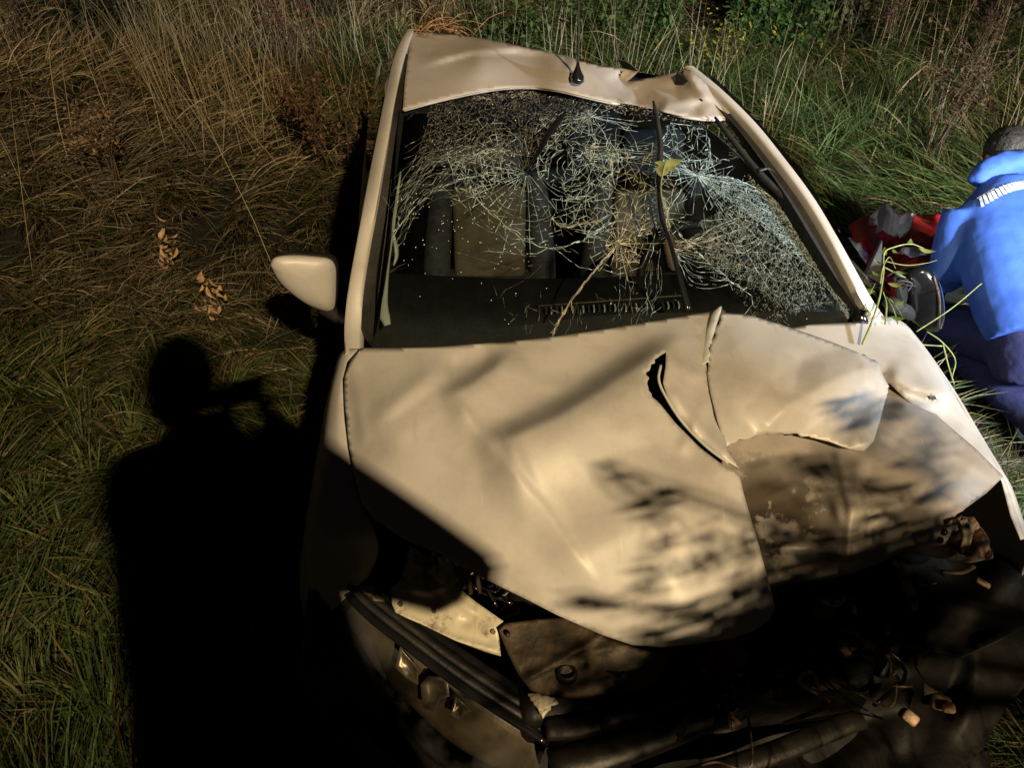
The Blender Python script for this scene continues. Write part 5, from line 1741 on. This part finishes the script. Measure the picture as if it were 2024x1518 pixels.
# ================================================================== BAG, BLANKET, LITTER
def cloth(name, poly, zf, mat, label, cat, step=9, thick=.003):
    W_, f_ = tri_panel(poly, zf, step)
    o = mesh_obj(name, W_, f_, mat, None, thick=thick)
    tagp(o, label, cat); return o


def zred(x, y): return .14 + .03 * np.sin(x / 19. + y / 40.) + .02 * np.sin(x / 9. - y / 15.) + .02 * np.sin(y / 12.)
cloth('red_blanket', [(1676, 445), (1700, 430), (1730, 420), (1770, 424), (1830, 424), (1862, 420), (1880, 470), (1880, 560), (1860, 600), (1780, 600), (1740, 570), (1700, 500)], zred, M_red, 'dark red cloth spread on the grass right of the car pillar', 'blanket')
cloth('red_bag', [(1815, 490), (1830, 475), (1855, 462), (1875, 460), (1880, 560), (1850, 575), (1800, 575), (1780, 555), (1790, 520), (1810, 510)], lambda x, y: .19 + .02 * np.sin(x / 11.) + .015 * np.sin(y / 9.), M_redb, 'bright red bag lying on the dark red cloth against the blue jacket', 'bag')
# open translucent plastic bag
pb = empty('plastic_bag', tuple(P(1765, 470, .12)), 'crumpled clear plastic bag standing open on the red cloth', 'plastic bag')
outb = [(1730, 462), (1733, 430), (1738, 415), (1748, 402), (1752, 398), (1760, 410), (1772, 422), (1780, 428), (1795, 420), (1808, 420), (1806, 430), (1798, 452), (1780, 468), (1768, 472)]
bot = [(1730, 462), (1732, 459), (1735, 460), (1740, 461), (1745, 463), (1750, 465), (1755, 466), (1760, 468), (1765, 470), (1768, 471), (1770, 472), (1771, 471), (1770, 472), (1768, 472)]
n_ = 80
T_ = smooth_curve([P(x, y, .30 + .02 * math.sin(i * 2.)) for i, (x, y) in enumerate(outb[1:-1])], n_)
B_ = smooth_curve([P(x, y, .13) for x, y in ((1728, 462), (1740, 466), (1752, 469), (1766, 472), (1775, 466), (1785, 458))], n_)
secs = []
for t in np.linspace(0, 1, 12):
    m = B_ * (1 - t) + T_ * t
    m = m + (rng.normal(0, .0022, m.shape)) + np.array([0, -1, .2]) * (.02 * math.sin(math.pi * t))
    secs.append(m)
mb = MB(); mb.loft(secs); mb.build('bag_front', M_bag, pb, thick=.0012)
mb = MB(); mb.loft([B_ + [0, .10, 0], (B_ + T_) / 2 + [0, .09, .01], T_ + [0, .004, -.01]]); mb.build('bag_back', M_bag, pb)
mb = MB(); mb.tube(T_, .003, 6); mb.build('bag_rim', M_white, pb)
def rag(name, poly, z, label, cat, m=M_white):
    cloth(name, jag(poly + [poly[0]], 2, 9, rng)[:-1], lambda x, y: z + .012 * np.sin(x / 5.) + .01 * np.sin(y / 4. + x / 9.), m, label, cat, 4, .002)
rag('crumpled_wrapper', [(1775, 500), (1785, 488), (1810, 486), (1835, 496), (1838, 504), (1800, 506)], .25, 'crumpled white wrapper below the plastic bag on the red bag', 'wrapper', M_bag)
rag('paper_scrap', [(1826, 502), (1840, 490), (1858, 492), (1852, 504)], .25, 'small white paper scrap touching the blue jacket', 'paper')
rag('plastic_sheet', [(1678, 468), (1690, 470), (1708, 485), (1718, 505), (1712, 520), (1700, 505)], .16, 'grey plastic sheet tucked behind the right windscreen pillar', 'plastic sheet', M_bag)


# ================================================================== PEOPLE
def remesh(o, vox, it=6):
    m = o.modifiers.new('remesh', 'REMESH'); m.mode = 'VOXEL'; m.voxel_size = vox; m.use_smooth_shade = True
    s = o.modifiers.new('smooth', 'SMOOTH'); s.iterations = it; s.factor = .6
    return o


def wrinkle(o, size, strength):
    t = bpy.data.textures.new('wrinkle', 'CLOUDS'); t.noise_scale = size; t.noise_depth = 3
    d = o.modifiers.new('folds', 'DISPLACE'); d.texture = t; d.strength = strength; d.mid_level = .5
    d.texture_coords = 'LOCAL'


def torso_secs(pts, rx, ry, side, n=24):
    pts = np.array(pts, float); tan = np.gradient(pts, axis=0); tan /= np.linalg.norm(tan, axis=1)[:, None]
    side = np.array(side, float); secs = []
    for p, t, a, b in zip(pts, tan, rx, ry):
        s = side - t * np.dot(side, t); s /= np.linalg.norm(s); u = np.cross(t, s)
        secs.append([p + a * math.copysign(abs(math.cos(q)) ** .8, math.cos(q)) * s + b * math.copysign(abs(math.sin(q)) ** .9, math.sin(q)) * u for q in np.linspace(0, 2 * math.pi, n + 1)[:-1]])
    return secs


def hand(mb, wrist, d, side, s=1.0, curl=.5):
    d = np.array(d, float); d /= np.linalg.norm(d); side = np.array(side, float); side -= d * np.dot(side, d); side /= np.linalg.norm(side); u = np.cross(d, side)
    c = np.array(wrist) + d * .045 * s
    mb.tube([np.array(wrist) - d * .02, np.array(wrist) + d * .02 * s, c + d * .03 * s], [.024 * s, .03 * s, .036 * s], 12, flat=.45, up=u)
    for k, L in enumerate((.072, .082, .078, .06)):
        b = c + d * .03 * s + side * (k - 1.5) * .019 * s
        e1 = b + (d * math.cos(curl) - u * math.sin(curl)) * L * .5 * s; e2 = e1 + (d * math.cos(curl * 2.2) - u * math.sin(curl * 2.2)) * L * .5 * s
        mb.tube([b - d * .01, b, e1, e2], [.0095 * s, .0095 * s, .0085 * s, .0068 * s], 8)
    b = c - side * .03 * s - d * .015; e1 = b - side * .025 * s + d * .025 * s; e2 = e1 + d * .03 * s - side * .006
    mb.tube([b, e1, e2], [.012 * s, .010 * s, .008 * s], 8)


def head(mb, c, fwd, up, s=1.0):
    """head with nose, chin, brow and ears; returns hair builder geometry"""
    f = np.array(fwd, float); f /= np.linalg.norm(f); u = np.array(up, float); u -= f * np.dot(u, f); u /= np.linalg.norm(u); r = np.cross(f, u)
    R = Matrix(np.stack([r, f, u], 1).tolist())
    c = np.array(c, float)
    mb.ball(c + u * .02, (.076 * s, .096 * s, .11 * s), 20, 14, R)
    mb.ball(c + f * .035 - u * .055, (.052 * s, .05 * s, .06 * s), 16, 10, R)
    mb.tube([c + f * .085 + u * .02, c + f * .112 - u * .015, c + f * .088 - u * .025], [.009, .014, .010], 8)
    for sg in (-1, 1): mb.ball(c + r * sg * .078 - f * .005, (.010, .022, .032), 10, 8, R)
    mb.tube([c + f * .088 - u * .055 - r * .02, c + f * .094 - u * .055, c + f * .088 - u * .055 + r * .02], .006, 6)
    for sg in (-1, 1): mb.ball(c + f * .082 + u * .015 + r * sg * .03, .012, 8, 6)
    return R, r, f, u


def hair(c, R, f, u, parent, name='hair', mat=M_hair, s=1.0):
    mb = MB(); mb.ball(np.array(c) + u * .035 - f * .012, (.085 * s, .104 * s, .108 * s), 24, 16, R)
    mb.ball(np.array(c) - u * .02 - f * .045, (.072 * s, .062 * s, .075 * s), 18, 12, R)
    o = mb.build(name, mat, parent); remesh(o, .008, 4); wrinkle(o, .015, .012); return o


# ---- rescuer kneeling, seen from behind
J = dict(pelvis=(2.00, 2.36, .40), waist=(2.0, 2.50, .50), chest=(2.0, 2.66, .60), sho=(2.0, 2.82, .69), neck=(2.02, 2.93, .75), head=(2.04, 3.05, .80))
PR1 = empty('person', (2.0, 2.4, 0.03), 'person in bright blue jacket and navy trousers kneeling with back turned', 'person')
side1 = (1, .05, 0)
LEG = []
for sg, hipx, kx, ax_ in ((-1, 1.92, 1.86, 1.97), (1, 2.10, 2.2, 2.14)):
    LEG.append(([(hipx, 2.36, .36), (kx, 2.60, .24), (kx, 2.76, .13)], [(kx, 2.76, .13), ((kx + ax_) / 2, 2.42, .14), (ax_, 2.14, .13)]))
ARM = [[(1.81, 2.80, .69), (1.775, 2.72, .55), (1.775, 2.70, .44)], [(1.775, 2.70, .44), (1.80, 2.84, .34), (1.86, 2.98, .26)]]
ARM2 = [[(2.20, 2.80, .69), (2.26, 2.74, .55), (2.25, 2.70, .44)], [(2.25, 2.70, .44), (2.2, 2.86, .34), (2.12, 3.0, .26)]]
mb = MB()
mb.loft(torso_secs([J['pelvis'], J['waist'], J['chest'], J['sho'], J['neck']], [.16, .14, .17, .17, .06], [.11, .10, .12, .10, .06], side1), True, True)
for up_, lo_ in LEG:
    mb.tube(smooth_curve(up_, 8), np.linspace(.085, .058, 8), 12); mb.tube(smooth_curve(lo_, 8), np.linspace(.056, .036, 8), 12)
for A_ in (ARM, ARM2):
    mb.tube(smooth_curve(A_[0], 8), np.linspace(.052, .040, 8), 10); mb.tube(smooth_curve(A_[1], 8), np.linspace(.038, .026, 8), 10)
    hand(mb, A_[1][-1], np.array(A_[1][-1]) - np.array(A_[1][-2]), (1, 0, 0), 1, .5)
mb.tube([J['sho'], J['neck'], J['head']], [.06, .055, .055], 12)
R1, r1, f1_, u1 = head(mb, J['head'], (.05, .72, -.68), (0, .68, .72))
B1 = mb.build('body', M_skin, PR1); remesh(B1, .011, 4)
hair(J['head'], R1, f1_, u1, PR1)
# trousers
mb = MB(); mb.loft(torso_secs([(2.0, 2.26, .27), (2.0, 2.30, .35), (2.0, 2.38, .42), (2.0, 2.48, .48)], [.19, .215, .21, .17], [.13, .16, .16, .13], side1), True, True)
for up_, lo_ in LEG:
    mb.tube(smooth_curve(up_, 10), np.linspace(.118, .082, 10), 16); mb.tube(smooth_curve(lo_, 10), np.interp(np.linspace(0, 1, 10), [0, .5, 1], [.08, .075, .07]), 16)
o = mb.build('trousers', M_navy, PR1); remesh(o, .011, 5); wrinkle(o, .12, .016)
# jacket
mb = MB()
mb.loft(torso_secs([(2.0, 2.32, .42), (2.0, 2.40, .47), (2.0, 2.54, .555), (2.0, 2.68, .63), (2.0, 2.80, .695), (2.01, 2.90, .745)], [.235, .25, .255, .255, .23, .13], [.15, .165, .165, .155, .13, .10], side1), True, True)
for A_, sg in ((ARM, -1), (ARM2, 1)):
    mb.tube(smooth_curve([A_[0][0]] + A_[0][1:], 10), np.linspace(.085, .072, 10), 16); mb.tube(smooth_curve(A_[1], 10), np.linspace(.07, .05, 10), 16)
JK = mb.build('jacket', M_jacket, PR1); remesh(JK, .011, 6); wrinkle(JK, .22, .026)
# hood / collar roll
mb = MB(); mb.tube(smooth_curve([(1.86, 2.90, .76), (1.91, 2.93, .81), (2.02, 2.94, .84), (2.13, 2.93, .81), (2.18, 2.90, .76)], 18), np.interp(np.linspace(0, 1, 18), [0, .3, .7, 1], [.035, .055, .055, .035]), 12)
o = mb.build('hood', M_jacket, PR1); remesh(o, .01, 5); wrinkle(o, .06, .02)
# reflective lettering-like hatch across the shoulders
mb = MB(); 
for i in range(30):
    x = 1.795 + i * .0145
    y0, z0 = 2.80 - .9 * (x - 2.0) ** 2, .845 - 1.4 * (x - 2.0) ** 2
    a = np.array([x, y0, z0])
    mb.add([a, a + [.0135, 0, 0], a + [.020, -.042, -.032], a + [.0065, -.042, -.032]], [[0, 1, 2, 3]])
mb.add([[1.795, 2.77, .78], [1.86, 2.79, .81], [1.86, 2.785, .805], [1.795, 2.765, .775]], [[0, 1, 2, 3]])
o = mb.build('reflective_print', M_white, PR1, smooth=False)
sw = o.modifiers.new('wrap', 'SHRINKWRAP'); sw.target = JK; sw.offset = .005; sw.wrap_method = 'NEAREST_SURFACEPOINT'; sw.wrap_mode = 'ABOVE_SURFACE'
# socks and shoes
for up_, lo_ in LEG:
    a = np.array(lo_[-1]); mb = MB(); mb.tube([a + [0, .03, .005], a + [0, -.05, 0]], [.052, .048], 14); mb.build('sock', M_shoe, PR1)
    mb = MB(); mb.tube([a + [0, -.02, 0], a + [0, -.07, -.02], a + [0, -.08, -.05], a + [0, -.05, -.085]], [.045, .048, .044, .034], 14, flat=.8); o = mb.build('shoe', M_shoe, PR1); remesh(o, .008, 4)

PR1.scale = (1.16, 1.10, 1.0)
PR1.location.x += .13
PR1.location.z += .02

# ---- the photographer, standing on the verge behind the phone (throws the big shadow)
PH = empty('person', (-.08, -.30, .6), 'photographer in dark clothes, raised phone in hand, shadow thrown on the grass', 'person')
hc = (-.075, -.27, 2.385)
BX = -.035
mb = MB()
mb.loft(torso_secs([(BX, -.36, 1.38), (BX, -.38, 1.55), (BX, -.38, 1.75), (BX, -.36, 1.98), (BX, -.33, 2.12), (BX - .02, -.31, 2.21)], [.17, .16, .17, .19, .17, .06], [.12, .11, .12, .12, .10, .06], (1, 0, 0)), True, True)
mb.tube([(BX, -.31, 2.13), (BX - .02, -.30, 2.23), (BX - .035, -.28, 2.32)], [.06, .055, .055], 12)
Rh, rh, fh, uh = head(mb, hc, (.15, .86, -.48), (0, .48, .86))
ARMS = [[(.15, -.33, 2.11), (.30, -.33, 2.03), (.43, -.31, 1.94)], [(.43, -.31, 1.94), (.29, -.19, 1.97), (.05, -.06, 2.09)]], [[(-.22, -.33, 2.09), (-.29, -.24, 1.90), (-.25, -.12, 1.89)], [(-.25, -.12, 1.89), (-.15, -.07, 1.98), (-.05, -.06, 2.09)]]
for A_ in ARMS:
    mb.tube(smooth_curve(A_[0], 8), np.linspace(.05, .04, 8), 10); mb.tube(smooth_curve(A_[1], 8), np.linspace(.038, .028, 8), 10)
    hand(mb, A_[1][-1], (0, .1, 1), (1 if A_[1][-1][0] < 0 else -1, 0, 0), 1.1, .6)
for sx in (-1, 1):
    mb.tube([(BX + sx * .09, -.36, 1.45), (BX + .03 + sx * .14, -.34, 1.05), (BX + .03 + sx * .17, -.37, .70)], [.09, .06, .042], 12)
    mb.tube([(BX + .03 + sx * .17, -.40, .66), (BX + .03 + sx * .17, -.22, .64)], [.04, .035], 10)
o = mb.build('body', M_skin, PH); remesh(o, .011, 4)
hair(hc, Rh, fh, uh, PH, s=1.34)
mb = MB()
mb.loft(torso_secs([(BX + .05, -.36, 1.10), (BX + .03, -.38, 1.4), (BX, -.38, 1.75), (BX, -.36, 1.99), (BX, -.33, 2.13), (BX - .01, -.31, 2.26)], [.33, .30, .27, .275, .24, .10], [.22, .20, .18, .17, .14, .10], (1, 0, 0)), True, True)
for A_ in ARMS:
    mb.tube(smooth_curve(A_[0], 8), np.linspace(.115, .075, 8), 12); mb.tube(smooth_curve(A_[1], 8), np.linspace(.08, .05, 8), 12)
o = mb.build('jacket', M_dark_cloth, PH); remesh(o, .013, 5)
mb = MB()
for sx in (-1, 1): mb.tube([(BX + sx * .10, -.36, 1.40), (BX + .03 + sx * .14, -.34, 1.05), (BX + .03 + sx * .17, -.37, .70)], [.13, .12, .11], 14)
o = mb.build('trousers', M_dark_cloth, PH); remesh(o, .013, 4)
PHN = empty('phone', (0, -.02, 2.13), 'black phone held up by the photographer', 'phone')
mb = MB(); mb.box((0, -.022, 2.16), (.140, .009, .072), Matrix.Rotation(-.70, 3, 'X')); o = mb.build('phone_case', M_gloss, PHN); bevel(o, .003, 2)

# ================================================================== ROADSIDE TREE (throws the leaf shadows over the bonnet)
TR = empty('roadside_tree', (3.0, -1.9, .6), 'small roadside tree whose leaf shadows fall on the right of the bonnet', 'tree')
mb = MB(); tp_ = np.array([3.0, -1.9, .6])
mb.tube(smooth_curve([tp_, tp_ + [-.05, .05, .8], tp_ + [-.2, .1, 1.6], tp_ + [-.5, .3, 2.1]], 16), np.linspace(.07, .025, 16), 10); mb.build('trunk', M_bark, TR)
L0 = np.array(LAMP)
leaf_c = []; mb = MB()


def shade_branch(px0, py0, px1, py1, n, spread, s=.21, z=.85):
    """a leafy twig a few metres up towards the street lamp, over the bonnet's right half"""
    a = P(px0, py0, z); b = P(px1, py1, z)
    A = a + (L0 - a) * s; B = b + (L0 - b) * s
    mb.tube(smooth_curve([A, (A + B) / 2 + rng.normal(0, .02, 3), B], 8), np.linspace(.008, .003, 8), 5)
    t = rng.random(n)[:, None]
    leaf_c.append(A * (1 - t) + B * t + rng.normal(0, spread, (n, 3)) * [1.0, .7, .6])
    return A


base_pt = tp_ + [-.5, .3, 2.1]
for q in [(1235, 955, 1330, 1290, 24, .012), (1345, 1040, 1360, 1150, 16, .012), (1460, 1030, 1500, 1250, 14, .012), (1150, 1180, 1230, 1215, 9, .010), (1120, 900, 1250, 985, 10, .012),
          (1560, 800, 1720, 800, 40, .015), (1600, 850, 1740, 790, 30, .018), (1760, 800, 1850, 1000, 60, .03), (1540, 900, 1700, 1000, 34, .03), (1700, 950, 1860, 1080, 52, .04), (1560, 1020, 1680, 1120, 30, .03),
          (1500, 1330, 1800, 1250, 700, .07), (1450, 1450, 1900, 1400, 800, .08), (1700, 1200, 1980, 1150, 600, .06), (1400, 1500, 1850, 1500, 500, .05), (1950, 1200, 2080, 1320, 300, .06), (1200, 1500, 1500, 1520, 300, .06), (1900, 1080, 2050, 1400, 600, .08), (1560, 1330, 1700, 1330, 200, .04)]:  # dense twig clusters here are added to darken the crushed front
    A = shade_branch(*q)
    mb.tube(smooth_curve([base_pt, (base_pt + A) / 2 + [0, -.1, .12], A], 8), np.linspace(.010, .004, 8), 5)
mb.build('limb', M_bark, TR)
lc = np.concatenate(leaf_c)
o = leaf_mesh('crown', lc, .046 * rng.uniform(.5, 1.3, len(lc)), np.array([[.05, .09, .02]]) * rng.uniform(.6, 1.4, len(lc))[:, None], aspect=.45)
o.parent = TR; o.location = -np.array(TR.location)

# unseen bushes added on the verge to shade the car nose and near grass
for (x, y, w, h, n, lab) in ((.85, -.50, .40, .60, 1800, 'unseen bush nearest the photographer, added to shade the bumper'), (1.45, -.48, .45, .66, 2400, 'unseen bush added for shade in the middle of the roadside row'),
                             (2.15, -.42, .45, 1.2, 3600, 'unseen bush added for shade to the right in the roadside row'), (2.75, -.55, .45, 1.2, 3000, 'unseen bush added for shade at the far right of the roadside row'),
                             (-.95, -.55, .35, .75, 700, 'low unseen bush added for shade just left of the photographer'), (-1.75, -.5, .45, .85, 900, 'low unseen bush added for shade further left on the verge'), (-2.6, -.5, .45, .85, 900, 'low unseen bush added for shade at the left end of the verge row')):
    shrub(x, y, w, h, n, .09, (.05, .09, .02), lab)
